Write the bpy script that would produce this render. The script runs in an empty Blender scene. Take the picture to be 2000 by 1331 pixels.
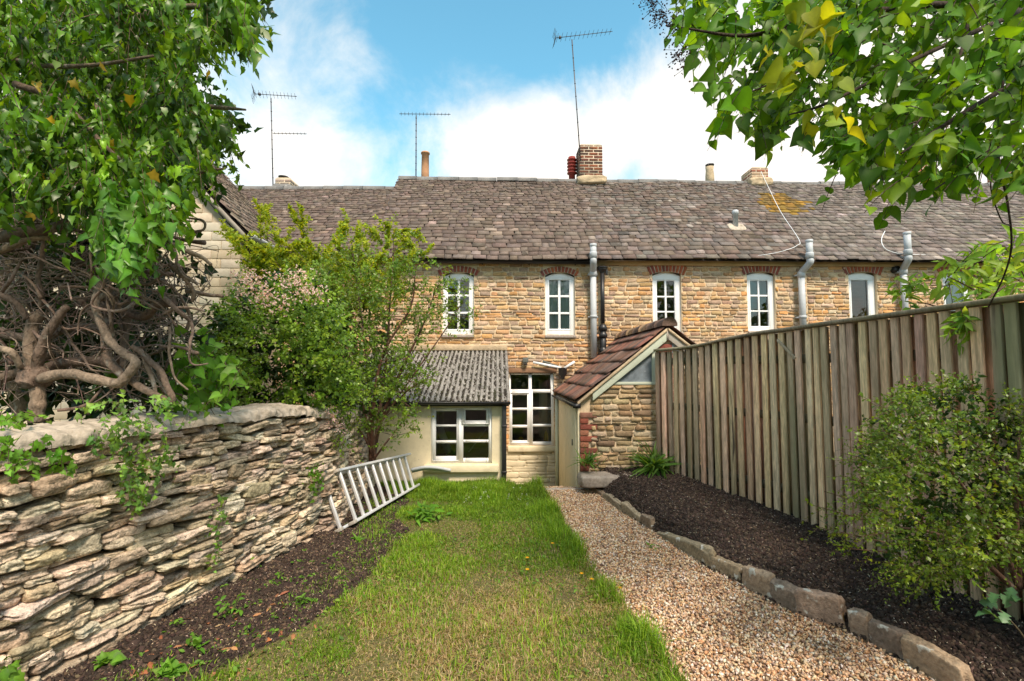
import bpy, math, random
import numpy as np
from mathutils import Matrix
R = math.radians
rng = np.random.default_rng(7)
random.seed(7)
scene = bpy.context.scene
COL = scene.collection

# ------------------------------------------------------------------ camera
FOC, CX, CY = 944.0, 1000.0, 665.5            # the photograph's own pixels
YAW = math.atan(27 / FOC); PITCH = math.atan(56.5 / FOC); EYE = 1.5
cam = bpy.data.cameras.new('camera'); cam.lens = 17.0; cam.sensor_width = 36.0
cam.clip_start = 0.05; cam.clip_end = 2000
camo = bpy.data.objects.new('camera', cam); COL.objects.link(camo)
camo.location = (0, 0, EYE); camo.rotation_euler = (math.pi / 2 + PITCH, 0, -YAW)
scene.camera = camo
RM = np.array((Matrix.Rotation(-YAW, 3, 'Z') @ Matrix.Rotation(math.pi / 2 + PITCH, 3, 'X')))

def ray(px, py):
    px = np.asarray(px, float); py = np.asarray(py, float)
    d = np.stack([(px - CX) / FOC, -(py - CY) / FOC, -np.ones_like(px + py)], -1)
    return d @ RM.T
def at(px, py, d):                            # the place seen at a pixel, d metres into the garden
    r = ray(px, py); d = np.asarray(d, float)
    return r * (d / r[..., 1])[..., None] + np.array([0, 0, EYE])
def ground(px, py, z=0.0):
    r = ray(px, py); t = (z - EYE) / r[..., 2]
    return r * t[..., None] + np.array([0, 0, EYE])

# ------------------------------------------------------------------ light
scene.view_settings.view_transform = 'Standard'; scene.view_settings.look = 'None'
scene.view_settings.gamma = 1.0; scene.view_settings.use_curve_mapping = False
scene.view_settings.exposure = 0.95
SUN_EL, SUN_AZ = R(52), R(160)                # azimuth from +Y clockwise: behind the camera
world = bpy.data.worlds.new('World'); scene.world = world; world.use_nodes = True
wn = world.node_tree; wn.nodes.clear()
def N(nt, t, **kw):
    n = nt.nodes.new(t)
    for k, v in kw.items():
        if k.startswith('i_'):
            key = k[2:]; key = int(key) if key.isdigit() else key.replace('_', ' ')
            n.inputs[key].default_value = v
        else: setattr(n, k, v)
    return n
def L(nt, a, b): nt.links.new(a, b)
sky = N(wn, 'ShaderNodeTexSky', sky_type='NISHITA', sun_disc=False, sun_elevation=SUN_EL, sun_rotation=SUN_AZ)
sky.ozone_density = 3.0; sky.air_density = 1.0; sky.dust_density = 0.4
tc = N(wn, 'ShaderNodeTexCoord')
tint = N(wn, 'ShaderNodeMix', data_type='RGBA', blend_type='MULTIPLY'); tint.inputs['Factor'].default_value = 1
L(wn, sky.outputs[0], tint.inputs['A']); tint.inputs['B'].default_value = (0.88, 1.38, 1.10, 1)
bg1 = N(wn, 'ShaderNodeBackground'); bg1.inputs[1].default_value = 0.14; L(wn, tint.outputs['Result'], bg1.inputs[0])
n1 = N(wn, 'ShaderNodeTexNoise', i_Scale=3.6, i_Detail=10.0, i_Roughness=0.62, i_Distortion=0.35); L(wn, tc.outputs['Generated'], n1.inputs['Vector'])
# cloud banks: directions with a reach and a weight
CLOUDS = [(560, 310, 170, .52), (640, 340, 170, .45), (1000, 300, 190, .52), (1180, 240, 150, .55), (1330, 280, 210, .6), (1000, 350, 330, .38), (620, 40, 130, .22),
          (1480, 170, 220, .5), (1700, 300, 420, .75), (1850, 80, 350, .5), (150, 330, 320, .8), (50, 60, 260, .5), (-300, 300, 700, .8), (2500, 300, 800, .8),
          (690, 110, 70, .25), (560, 100, 70, .25), (950, 40, 200, -.4), (1150, 40, 200, -.35), (800, 180, 150, -.15), (860, 290, 170, .14), (780, 330, 150, .2), (1020, 110, 110, -.2)]
acc = None
for px, py, rr, w in CLOUDS:
    d = ray(px, py); d = d / np.linalg.norm(d)
    dist = N(wn, 'ShaderNodeVectorMath', operation='DISTANCE'); L(wn, tc.outputs['Generated'], dist.inputs[0]); dist.inputs[1].default_value = tuple(d)
    mr = N(wn, 'ShaderNodeMapRange', interpolation_type='SMOOTHSTEP'); L(wn, dist.outputs['Value'], mr.inputs[0])
    mr.inputs[1].default_value = 0; mr.inputs[2].default_value = rr / FOC * 1.15; mr.inputs[3].default_value = w; mr.inputs[4].default_value = 0
    if acc is None: acc = mr.outputs[0]
    else:
        ad = N(wn, 'ShaderNodeMath', operation='ADD'); L(wn, acc, ad.inputs[0]); L(wn, mr.outputs[0], ad.inputs[1]); acc = ad.outputs[0]
sepw = N(wn, 'ShaderNodeSeparateXYZ'); L(wn, tc.outputs['Generated'], sepw.inputs[0])
bk = N(wn, 'ShaderNodeMapRange'); L(wn, sepw.outputs[1], bk.inputs[0])      # the half of the sky behind is mostly cloud
bk.inputs[1].default_value = 0.15; bk.inputs[2].default_value = -0.2; bk.inputs[3].default_value = 0.0; bk.inputs[4].default_value = 0.75
ad = N(wn, 'ShaderNodeMath', operation='ADD'); L(wn, acc, ad.inputs[0]); L(wn, bk.outputs[0], ad.inputs[1])
nm = N(wn, 'ShaderNodeMath', operation='MULTIPLY_ADD'); L(wn, n1.outputs[0], nm.inputs[0]); nm.inputs[1].default_value = 3.0; nm.inputs[2].default_value = -1.5
ad2 = N(wn, 'ShaderNodeMath', operation='ADD'); L(wn, ad.outputs[0], ad2.inputs[0]); L(wn, nm.outputs[0], ad2.inputs[1])
cf = N(wn, 'ShaderNodeMapRange', interpolation_type='SMOOTHSTEP'); L(wn, ad2.outputs[0], cf.inputs[0])
cf.inputs[1].default_value = 0.0; cf.inputs[2].default_value = 1.25
n2 = N(wn, 'ShaderNodeTexNoise', i_Scale=6.5, i_Detail=6.0); L(wn, tc.outputs['Generated'], n2.inputs['Vector'])
cr = N(wn, 'ShaderNodeMix', data_type='RGBA'); L(wn, n2.outputs[0], cr.inputs['Factor'])
cr.inputs['A'].default_value = (0.42, 0.43, 0.44, 1); cr.inputs['B'].default_value = (0.92, 0.83, 0.72, 1)
bg2 = N(wn, 'ShaderNodeBackground'); bg2.inputs[1].default_value = 1.0; L(wn, cr.outputs['Result'], bg2.inputs[0])
mx = N(wn, 'ShaderNodeMixShader'); L(wn, cf.outputs[0], mx.inputs[0]); L(wn, bg1.outputs[0], mx.inputs[1]); L(wn, bg2.outputs[0], mx.inputs[2])
wo = N(wn, 'ShaderNodeOutputWorld'); L(wn, mx.outputs[0], wo.inputs[0])
sl = bpy.data.lights.new('sun', 'SUN'); sl.energy = 2.8; sl.angle = R(14); sl.color = (1, .83, .66)
so = bpy.data.objects.new('sun', sl); COL.objects.link(so)
so.rotation_euler = (math.pi / 2 - SUN_EL, 0, math.pi - SUN_AZ)
so.location = (2, -6, 9)

# ------------------------------------------------------------------ materials
def mat(name, col=(.5, .5, .5), rough=.85, attr=False, var=(), spots=(), bump=(), spec=.3, metal=0.0, transl=0.0, stretch=(1, 1, 1), coat=0.0):
    m = bpy.data.materials.new(name); m.use_nodes = True; nt = m.node_tree; nt.nodes.clear()
    tcn = N(nt, 'ShaderNodeTexCoord'); mp = N(nt, 'ShaderNodeMapping'); mp.inputs['Scale'].default_value = stretch
    L(nt, tcn.outputs['Object'], mp.inputs['Vector'])
    if attr: c = N(nt, 'ShaderNodeAttribute', attribute_name='Col').outputs['Color']
    else:
        rgb = N(nt, 'ShaderNodeRGB'); rgb.outputs[0].default_value = (*col, 1); c = rgb.outputs[0]
    for sc, amt, det in var:
        no = N(nt, 'ShaderNodeTexNoise', i_Scale=sc, i_Detail=det); L(nt, mp.outputs[0], no.inputs['Vector'])
        mr = N(nt, 'ShaderNodeMapRange'); L(nt, no.outputs[0], mr.inputs[0])
        mr.inputs[1].default_value = .25; mr.inputs[2].default_value = .75; mr.inputs[3].default_value = 1 - amt; mr.inputs[4].default_value = 1 + amt
        mu = N(nt, 'ShaderNodeMix', data_type='RGBA', blend_type='MULTIPLY'); mu.inputs['Factor'].default_value = 1
        L(nt, c, mu.inputs['A']); L(nt, mr.outputs[0], mu.inputs['B']); c = mu.outputs['Result']
    for k, (sc, lo, hi, sc_col, det) in enumerate(spots):
        no = N(nt, 'ShaderNodeTexNoise', i_Scale=sc, i_Detail=det, noise_dimensions='4D'); no.inputs['W'].default_value = k * 3.7 + 1
        L(nt, mp.outputs[0], no.inputs['Vector'])
        mr = N(nt, 'ShaderNodeMapRange'); L(nt, no.outputs[0], mr.inputs[0]); mr.inputs[1].default_value = lo; mr.inputs[2].default_value = hi
        mi = N(nt, 'ShaderNodeMix', data_type='RGBA'); L(nt, mr.outputs[0], mi.inputs['Factor']); L(nt, c, mi.inputs['A'])
        mi.inputs['B'].default_value = (*sc_col, 1); c = mi.outputs['Result']
    b = N(nt, 'ShaderNodeBsdfPrincipled'); L(nt, c, b.inputs['Base Color'])
    b.inputs['Roughness'].default_value = rough; b.inputs['Specular IOR Level'].default_value = spec; b.inputs['Metallic'].default_value = metal
    b.inputs['Coat Weight'].default_value = coat
    prev = None
    for sc, st, dist, det in bump:
        no = N(nt, 'ShaderNodeTexNoise', i_Scale=sc, i_Detail=det); L(nt, mp.outputs[0], no.inputs['Vector'])
        bp = N(nt, 'ShaderNodeBump'); bp.inputs['Strength'].default_value = st; bp.inputs['Distance'].default_value = dist
        L(nt, no.outputs[0], bp.inputs['Height'])
        if prev: L(nt, prev, bp.inputs['Normal'])
        prev = bp.outputs[0]
    if prev: L(nt, prev, b.inputs['Normal'])
    out = N(nt, 'ShaderNodeOutputMaterial'); sh = b.outputs[0]
    if transl:
        tr = N(nt, 'ShaderNodeBsdfTranslucent'); mu = N(nt, 'ShaderNodeMix', data_type='RGBA', blend_type='MULTIPLY'); mu.inputs['Factor'].default_value = 1
        L(nt, c, mu.inputs['A']); mu.inputs['B'].default_value = (2.0, 1.6, .5, 1); L(nt, mu.outputs['Result'], tr.inputs[0])
        ms = N(nt, 'ShaderNodeMixShader'); ms.inputs[0].default_value = transl; L(nt, sh, ms.inputs[1]); L(nt, tr.outputs[0], ms.inputs[2]); sh = ms.outputs[0]
    L(nt, sh, out.inputs[0])
    return m
def glass_mat():
    m = bpy.data.materials.new('window glass'); m.use_nodes = True; nt = m.node_tree; nt.nodes.clear()
    fr = N(nt, 'ShaderNodeFresnel'); fr.inputs[0].default_value = 2.0
    tr = N(nt, 'ShaderNodeBsdfTransparent'); tr.inputs[0].default_value = (.82, .86, .84, 1)
    gl = N(nt, 'ShaderNodeBsdfGlossy'); gl.inputs['Roughness'].default_value = .02
    ms = N(nt, 'ShaderNodeMixShader'); L(nt, fr.outputs[0], ms.inputs[0]); L(nt, tr.outputs[0], ms.inputs[1]); L(nt, gl.outputs[0], ms.inputs[2])
    out = N(nt, 'ShaderNodeOutputMaterial'); L(nt, ms.outputs[0], out.inputs[0]); return m
M = dict(
    stone=mat('golden rubble stone', attr=True, rough=.92, var=((14, .22, 6), (60, .25, 4), (1.1, .14, 3)), bump=((45, .6, .012, 5),)),
    mortar=mat('lime mortar', (.64, .51, .35), .95, var=((3, .18, 5), (40, .15, 4)), bump=((60, .5, .008, 4),)),
    cream=mat('cream masonry paint', (.76, .67, .48), .75, var=((2.5, .10, 5), (18, .06, 4)), spots=((5, .60, .8, (.52, .44, .30), 6), (22, .68, .76, (.40, .34, .24), 5)), bump=((55, .35, .006, 3), (7, .2, .01, 2))),
    creamstone=mat('cream painted rubble', (.66, .58, .42), .8, var=((6, .12, 5),), bump=((30, .5, .01, 4),)),
    slate=mat('stone roof slate', attr=True, rough=.9, var=((9, .2, 6), (70, .3, 4)), spots=((16, .66, .74, (.36, .33, .29), 6), (6, .70, .8, (.05, .045, .04), 5)), bump=((50, .6, .01, 5),)),
    ridge=mat('grey ridge tile', (.19, .185, .18), .85, var=((5, .2, 5), (40, .2, 4)), spots=((8, .62, .75, (.42, .4, .37), 5),), bump=((40, .4, .01, 4),)),
    white=mat('white window frame', (.82, .84, .86), .35, spec=.5, var=((3, .03, 3),)),
    glass=glass_mat(),
    dark=mat('dim room', (.30, .28, .23), .9, var=((3, .4, 3),)),
    skyglass=mat('sky tinted glass', (.20, .24, .28), .18, spec=.8, var=((3, .35, 5), (14, .3, 5)), spots=((9, .62, .8, (.42, .46, .50), 5),)),  # blue-grey of the reflected sky is put into the pane colour
    curtain=mat('pale net curtain', (.72, .80, .84), .9, var=((9, .10, 3),), stretch=(1, 1, .08)),
    blind=mat('red brown roller blind', (.34, .12, .075), .8, var=((40, .2, 3),), stretch=(.1, 1, 1)),
    black=mat('black gutter plastic', (.018, .018, .02), .4, spec=.5, var=((6, .3, 4),)),
    grey=mat('grey plastic pipe', (.47, .50, .53), .5, var=((4, .10, 5), (25, .06, 3)), spots=((6, .64, .78, (.36, .36, .34), 5),)),
    fascia=mat('buff painted fascia', (.62, .44, .24), .7, var=((4, .2, 5),)),
    pipebuff=mat('buff painted gutter', (.55, .44, .31), .6, var=((5, .25, 5),), spots=((7, .6, .7, (.33, .22, .13), 5),)),
    brick=mat('red brick', attr=True, rough=.9, var=((20, .2, 5), (80, .2, 3)), bump=((60, .5, .006, 4),)),
    soot=mat('sooty brick', attr=True, rough=.92, var=((18, .35, 5),), spots=((9, .55, .68, (.035, .03, .027), 5),), bump=((50, .6, .008, 4),)),
    joint=mat('pale brick mortar', (.50, .42, .32), .95, var=((12, .25, 5),)),
    terracotta=mat('terracotta pot', (.50, .27, .15), .8, var=((5, .2, 5),)),
    redpot=mat('red clay cowl', (.30, .045, .035), .6, var=((8, .15, 4),)),
    flash=mat('cement flaunching', (.46, .36, .24), .95, var=((8, .3, 5),), bump=((25, .7, .02, 5),)),
    metal=mat('dull aerial metal', (.10, .10, .11), .5, metal=.6),
    alu=mat('ladder aluminium', (.68, .69, .71), .42, metal=.35, var=((7, .12, 5),), bump=((40, .1, .002, 4),)),
    corr=mat('weathered fibre cement', (.27, .255, .235), .92, var=((7, .3, 6), (50, .35, 4)), spots=((26, .62, .68, (.55, .53, .48), 6), (12, .55, .68, (.07, .06, .05), 6)), bump=((45, .5, .008, 5),)),
    moss=mat('dark moss', attr=True, rough=1.0, bump=((90, .8, .01, 4),)),
    pantile=mat('weathered clay tile', attr=True, rough=.9, var=((6, .35, 6), (45, .3, 4)), spots=((9, .60, .72, (.07, .055, .05), 6), (17, .68, .76, (.42, .38, .33), 6)), bump=((45, .5, .008, 5),)),
    greenpaint=mat('pale green paint', (.50, .55, .45), .7, var=((4, .1, 5),), spots=((10, .66, .74, (.30, .27, .2), 6),), bump=((30, .3, .006, 4),)),
    oldwood=mat('grey bargeboard', (.36, .33, .29), .9, var=((8, .25, 5),), bump=((30, .4, .006, 4),)),
    brownwood=mat('brown lintel', (.26, .15, .09), .9, var=((9, .25, 5),), bump=((30, .4, .006, 4),)),
    block=mat('pale building blocks', attr=True, rough=.9, var=((9, .1, 5),), bump=((40, .4, .006, 4),)),
    dry=mat('dry stone', attr=True, rough=.95, var=((7, .28, 6), (38, .4, 6), (130, .32, 4)), spots=((13, .66, .78, (.52, .46, .38), 6), (9, .60, .76, (.15, .12, .09), 6), (42, .63, .70, (.10, .08, .06), 5), (30, .66, .72, (.30, .30, .26), 5)), bump=((22, .9, .025, 6), (90, .9, .008, 5))),
    coping=mat('cement coping', (.43, .37, .30), .95, var=((4, .25, 6), (26, .28, 6)), spots=((10, .6, .72, (.19, .16, .12), 6), (14, .64, .75, (.6, .55, .47), 6)), bump=((14, .7, .03, 6), (80, .5, .006, 4))),
    hollow=mat('dark gap backing', (.05, .04, .03), 1.0),  # dark backing behind the stones stands in for shade in the gaps
    fence=mat('weathered fence board', attr=True, rough=.85, var=((9, .30, 6), (60, .38, 5), (170, .25, 3)), spots=((3.4, .50, .72, (.26, .25, .14), 6), (14, .66, .74, (.08, .06, .045), 4)), stretch=(1, 1, .09), bump=((50, .5, .004, 5),)),
    soil=mat('garden earth', attr=True, rough=1.0, var=((6, .3, 6), (40, .45, 6)), bump=((35, 1.0, .03, 6), (130, .8, .008, 4))),
    crumbs=mat('earth crumbs', attr=True, rough=1.0, bump=((80, .6, .006, 4),)),
    gravel=mat('path pebble', attr=True, rough=.75, var=((90, .18, 3),), spec=.35),
    edging=mat('lichened edging stone', attr=True, rough=.95, var=((9, .3, 6), (50, .35, 5)), spots=((11, .63, .67, (.60, .58, .52), 5), (7, .64, .70, (.45, .25, .06), 5)), bump=((25, .7, .02, 6), (100, .5, .005, 4))),
    slab=mat('paving slab', (.36, .31, .27), .95, var=((5, .25, 6), (40, .25, 4)), bump=((30, .5, .01, 5),)),
    grass=mat('grass blade', attr=True, rough=.55, transl=.35, spec=.3),
    leaf=mat('leaf', attr=True, rough=.5, transl=.45, spec=.3, var=((30, .15, 3),)),
    gloss=mat('glossy leaf', attr=True, rough=.36, transl=.40, spec=.38, var=((30, .15, 3),)),
    petal=mat('petal', attr=True, rough=.7, transl=.3),
    bark=mat('smooth vine bark', attr=True, rough=.85, var=((9, .35, 6), (60, .4, 5)), spots=((18, .6, .72, (.30, .28, .24), 5), (12, .62, .75, (.06, .045, .035), 5)), stretch=(1, 1, .6), bump=((35, .9, .02, 6), (110, .6, .005, 4))),
    ground=mat('rough earth and turf', (.12, .12, .05), 1.0, var=((.8, .3, 5), (8, .3, 4))),
    lampgrey=mat('grey metal housing', (.12, .13, .12), .6),
)
_dk = mat('dead flower head', (.06, .028, .02), .9)

# ------------------------------------------------------------------ mesh helpers
ORG = {}
class MB:
    def __init__(s): s.V = []; s.C = []; s.F = []; s.n = 0
    def add(s, V, F, col=None):
        V = np.asarray(V, float).reshape(-1, 3)
        if col is None: col = (.5, .5, .5)
        c = np.asarray(col, float)
        if c.ndim == 1: c = np.tile(c[:3], (len(V), 1))
        for f in (F if isinstance(F, list) else [F]): s.F.append(np.asarray(f, int) + s.n)
        s.V.append(V); s.C.append(c); s.n += len(V); return s
    def box(s, a, b, col=None):
        a = np.minimum(a, b); b2 = np.maximum(a, b)
        x0, y0, z0 = a; x1, y1, z1 = np.maximum(np.asarray(a), np.asarray(b2))
        V = [(x0, y0, z0), (x1, y0, z0), (x1, y1, z0), (x0, y1, z0), (x0, y0, z1), (x1, y0, z1), (x1, y1, z1), (x0, y1, z1)]
        return s.add(V, BOXF, col)
    def bar(s, p, q, w, h, up=(0, 0, 1), col=None):
        p = np.asarray(p, float); q = np.asarray(q, float); d = q - p; d /= np.linalg.norm(d)
        u = np.asarray(up, float); sd = np.cross(d, u); sd /= np.linalg.norm(sd); u = np.cross(sd, d)
        V = []
        for e in (p, q):
            for a, b in ((-1, -1), (1, -1), (1, 1), (-1, 1)): V.append(e + sd * a * w / 2 + u * b * h / 2)
        return s.add(V, np.array([(0, 3, 2, 1), (4, 5, 6, 7), (0, 1, 5, 4), (1, 2, 6, 5), (2, 3, 7, 6), (3, 0, 4, 7)]), col)
    def build(s, name, m, parent=None, smooth=False, bevel=0, base=None):
        V = np.concatenate(s.V); C = np.concatenate(s.C)
        if parent is not None: org = ORG[parent]
        elif base is not None: org = np.asarray(base, float)
        else:
            lo, hi = V.min(0), V.max(0); org = np.array([(lo[0] + hi[0]) / 2, (lo[1] + hi[1]) / 2, lo[2]])
        me = bpy.data.meshes.new(name); me.vertices.add(len(V)); me.vertices.foreach_set('co', (V - org).astype(np.float32).ravel())
        vi = np.concatenate([f.ravel() for f in s.F]); lt = np.concatenate([np.full(len(f), f.shape[1]) for f in s.F])
        me.loops.add(len(vi)); me.loops.foreach_set('vertex_index', vi.astype(np.int32))
        me.polygons.add(len(lt)); me.polygons.foreach_set('loop_start', np.concatenate([[0], np.cumsum(lt)[:-1]]).astype(np.int32))
        me.polygons.foreach_set('loop_total', lt.astype(np.int32))
        if smooth: me.polygons.foreach_set('use_smooth', np.ones(len(lt), bool))
        a = me.color_attributes.new('Col', 'FLOAT_COLOR', 'POINT'); a.data.foreach_set('color', np.c_[C, np.ones(len(C))].astype(np.float32).ravel())
        me.materials.append(m); me.update(calc_edges=True); me.validate()
        o = bpy.data.objects.new(name, me); COL.objects.link(o)
        if parent is not None: o.parent = parent
        else: o.location = org
        ORG[o] = org
        if bevel:
            b = o.modifiers.new('bevel', 'BEVEL'); b.width = bevel; b.segments = 2; b.limit_method = 'ANGLE'
        return o
BOXF = np.array([(0, 3, 2, 1), (4, 5, 6, 7), (0, 1, 5, 4), (1, 2, 6, 5), (2, 3, 7, 6), (3, 0, 4, 7)])
def tag(o, label, cat, group=None, kind=None):
    o['label'] = label; o['category'] = cat
    if group: o['group'] = group
    if kind: o['kind'] = kind
    return o
def thing(name, loc, label, cat, group=None):
    o = bpy.data.objects.new(name, None); o.empty_display_size = .1; COL.objects.link(o); o.location = loc; ORG[o] = np.asarray(loc, float)
    return tag(o, label, cat, group)
def kind(o, k): o['kind'] = k; return o
def unit(v): return v / np.maximum(np.linalg.norm(v, axis=-1, keepdims=True), 1e-9)

def vnoise(P, seed=0):
    P = np.asarray(P, float) + seed * 17.31; i = np.floor(P); f = P - i; f = f * f * (3 - 2 * f); out = 0
    def h(a): 
        q = np.sin(a[..., 0] * 127.1 + a[..., 1] * 311.7 + a[..., 2] * 74.7) * 43758.5453
        return q - np.floor(q)
    for dx in (0, 1):
        for dy in (0, 1):
            for dz in (0, 1):
                w = (f[..., 0] if dx else 1 - f[..., 0]) * (f[..., 1] if dy else 1 - f[..., 1]) * (f[..., 2] if dz else 1 - f[..., 2])
                out = out + w * h(i + np.array([dx, dy, dz]))
    return out * 2 - 1
def inpoly(x, y, poly):
    poly = np.asarray(poly, float); r = np.zeros(np.shape(x), bool); j = len(poly) - 1
    for i in range(len(poly)):
        xi, yi = poly[i]; xj, yj = poly[j]
        c = ((yi > y) != (yj > y)) & (x < (xj - xi) * (y - yi) / ((yj - yi) if yj != yi else 1e-9) + xi); r ^= c; j = i
    return r
def smooth_path(P, n=8):
    P = np.asarray(P, float)
    if len(P) < 3: t = np.linspace(0, 1, n)[:, None]; return P[0] * (1 - t) + P[-1] * t
    Q = np.vstack([2 * P[0] - P[1], P, 2 * P[-1] - P[-2]]); out = []
    for i in range(1, len(Q) - 2):
        for t in np.linspace(0, 1, n, endpoint=False):
            a, b, c, d = Q[i - 1], Q[i], Q[i + 1], Q[i + 2]
            out.append(.5 * ((2 * b) + (-a + c) * t + (2 * a - 5 * b + 4 * c - d) * t * t + (-a + 3 * b - 3 * c + d) * t ** 3))
    out.append(P[-1]); return np.array(out)
def tube(mb, P, r, sides=8, col=None, cap=True):
    P = np.asarray(P, float); n = len(P); r = np.broadcast_to(np.asarray(r, float), (n,))
    T = unit(np.gradient(P, axis=0)); ref = np.array([0, 0, 1.0]) if abs(T[0][2]) < .9 else np.array([1.0, 0, 0])
    u = unit(np.cross(T[0], ref)); U = []
    for t in T:
        u = unit(u - t * np.dot(u, t)); U.append(u)
    U = np.array(U); W = np.cross(T, U); a = np.linspace(0, 2 * np.pi, sides, endpoint=False)
    V = P[:, None] + r[:, None, None] * (np.cos(a)[None, :, None] * U[:, None] + np.sin(a)[None, :, None] * W[:, None])
    V = V.reshape(-1, 3); i = np.arange(n - 1)[:, None] * sides; j = np.arange(sides)[None]; k = (j + 1) % sides
    F = np.stack([i + j, i + k, i + k + sides, i + j + sides], -1).reshape(-1, 4); fs = [F]
    if cap: fs += [np.arange(sides)[::-1][None], (np.arange(sides) + (n - 1) * sides)[None]]
    mb.add(V, fs, col)
def lathe(mb, base, prof, sides=20, col=None, axis=(0, 0, 1)):
    P = np.array([np.asarray(base) + np.asarray(axis) * z for _, z in prof]); a = np.linspace(0, 2 * np.pi, sides, endpoint=False)
    V = []
    for (r, z) in prof:
        for t in a: V.append(np.asarray(base) + np.array([r * math.cos(t), r * math.sin(t), z]))
    n = len(prof); i = np.arange(n - 1)[:, None] * sides; j = np.arange(sides)[None]; k = (j + 1) % sides
    F = np.stack([i + j, i + k, i + k + sides, i + j + sides], -1).reshape(-1, 4)
    mb.add(V, [F, np.arange(sides)[::-1][None], (np.arange(sides) + (n - 1) * sides)[None]], col)
def pick(pal, n, jit=.12, r=None):
    r = r or rng; pal = np.asarray(pal, float); c = pal[r.integers(0, len(pal), n)]
    return np.clip(c * (1 + r.uniform(-jit, jit, (n, 1))) * (1 + r.uniform(-jit / 3, jit / 3, (n, 3))), 0, 1)

# rounded rock template
def rock_template(n):
    g = np.linspace(-1, 1, n + 1); vs = {}; V = []; F = []
    def vid(p):
        k = tuple(np.round(p, 5))
        if k not in vs: vs[k] = len(V); V.append(p)
        return vs[k]
    for ax in range(3):
        for sg in (-1, 1):
            for i in range(n):
                for j in range(n):
                    q = []
                    for a, b in ((i, j), (i + 1, j), (i + 1, j + 1), (i, j + 1)):
                        p = np.zeros(3); p[ax] = sg; p[(ax + 1) % 3] = g[a]; p[(ax + 2) % 3] = g[b]; q.append(vid(p))
                    F.append(q if sg > 0 else q[::-1])
    return np.array(V), np.array(F)
def rocks(mb, C, H, X, Y, Z, cols, n=4, k=5.0, amp=.16, freq=1.3, seed=0, hard=False, chop=0):
    T, F = rock_template(n); q = T / (np.sum(np.abs(T) ** k, 1) ** (1 / k))[:, None]
    N_ = len(C); S = rng.uniform(0, 90, (N_, 1, 3))
    nv = np.stack([vnoise(q[None] * freq + S, s) for s in (1, 2, 3)], -1) + .5 * np.stack([vnoise(q[None] * freq * 2.6 + S, s) for s in (4, 5, 6)], -1) + (.35 * np.stack([vnoise(q[None] * freq * 6 + S, s) for s in (7, 8, 9)], -1) if chop else 0)
    if hard: nv = np.round(nv * 3) / 3 * .45 + nv * .6 + .22 * np.stack([vnoise(q[None] * freq * 6 + S, s) for s in (7, 8, 9)], -1)
    qq = np.tile(q[None], (N_, 1, 1))
    if chop:
        for _ in range(chop):
            nn = unit(rng.normal(size=(N_, 1, 3))); dd = rng.uniform(.80, 1.12, (N_, 1, 1)) * np.abs(nn).sum(-1, keepdims=True) ** .75; e = np.sum(qq * nn, -1, keepdims=True) - dd; qq = qq - np.maximum(e, 0) * nn
    loc = (qq + nv * amp) * H[:, None]
    V = C[:, None] + loc[..., :1] * X[:, None] + loc[..., 1:2] * Y[:, None] + loc[..., 2:] * Z[:, None]
    FF = (F[None] + (np.arange(N_) * len(T))[:, None, None]).reshape(-1, 4)
    mb.add(V.reshape(-1, 3), FF, np.repeat(cols, len(T), 0))

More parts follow.
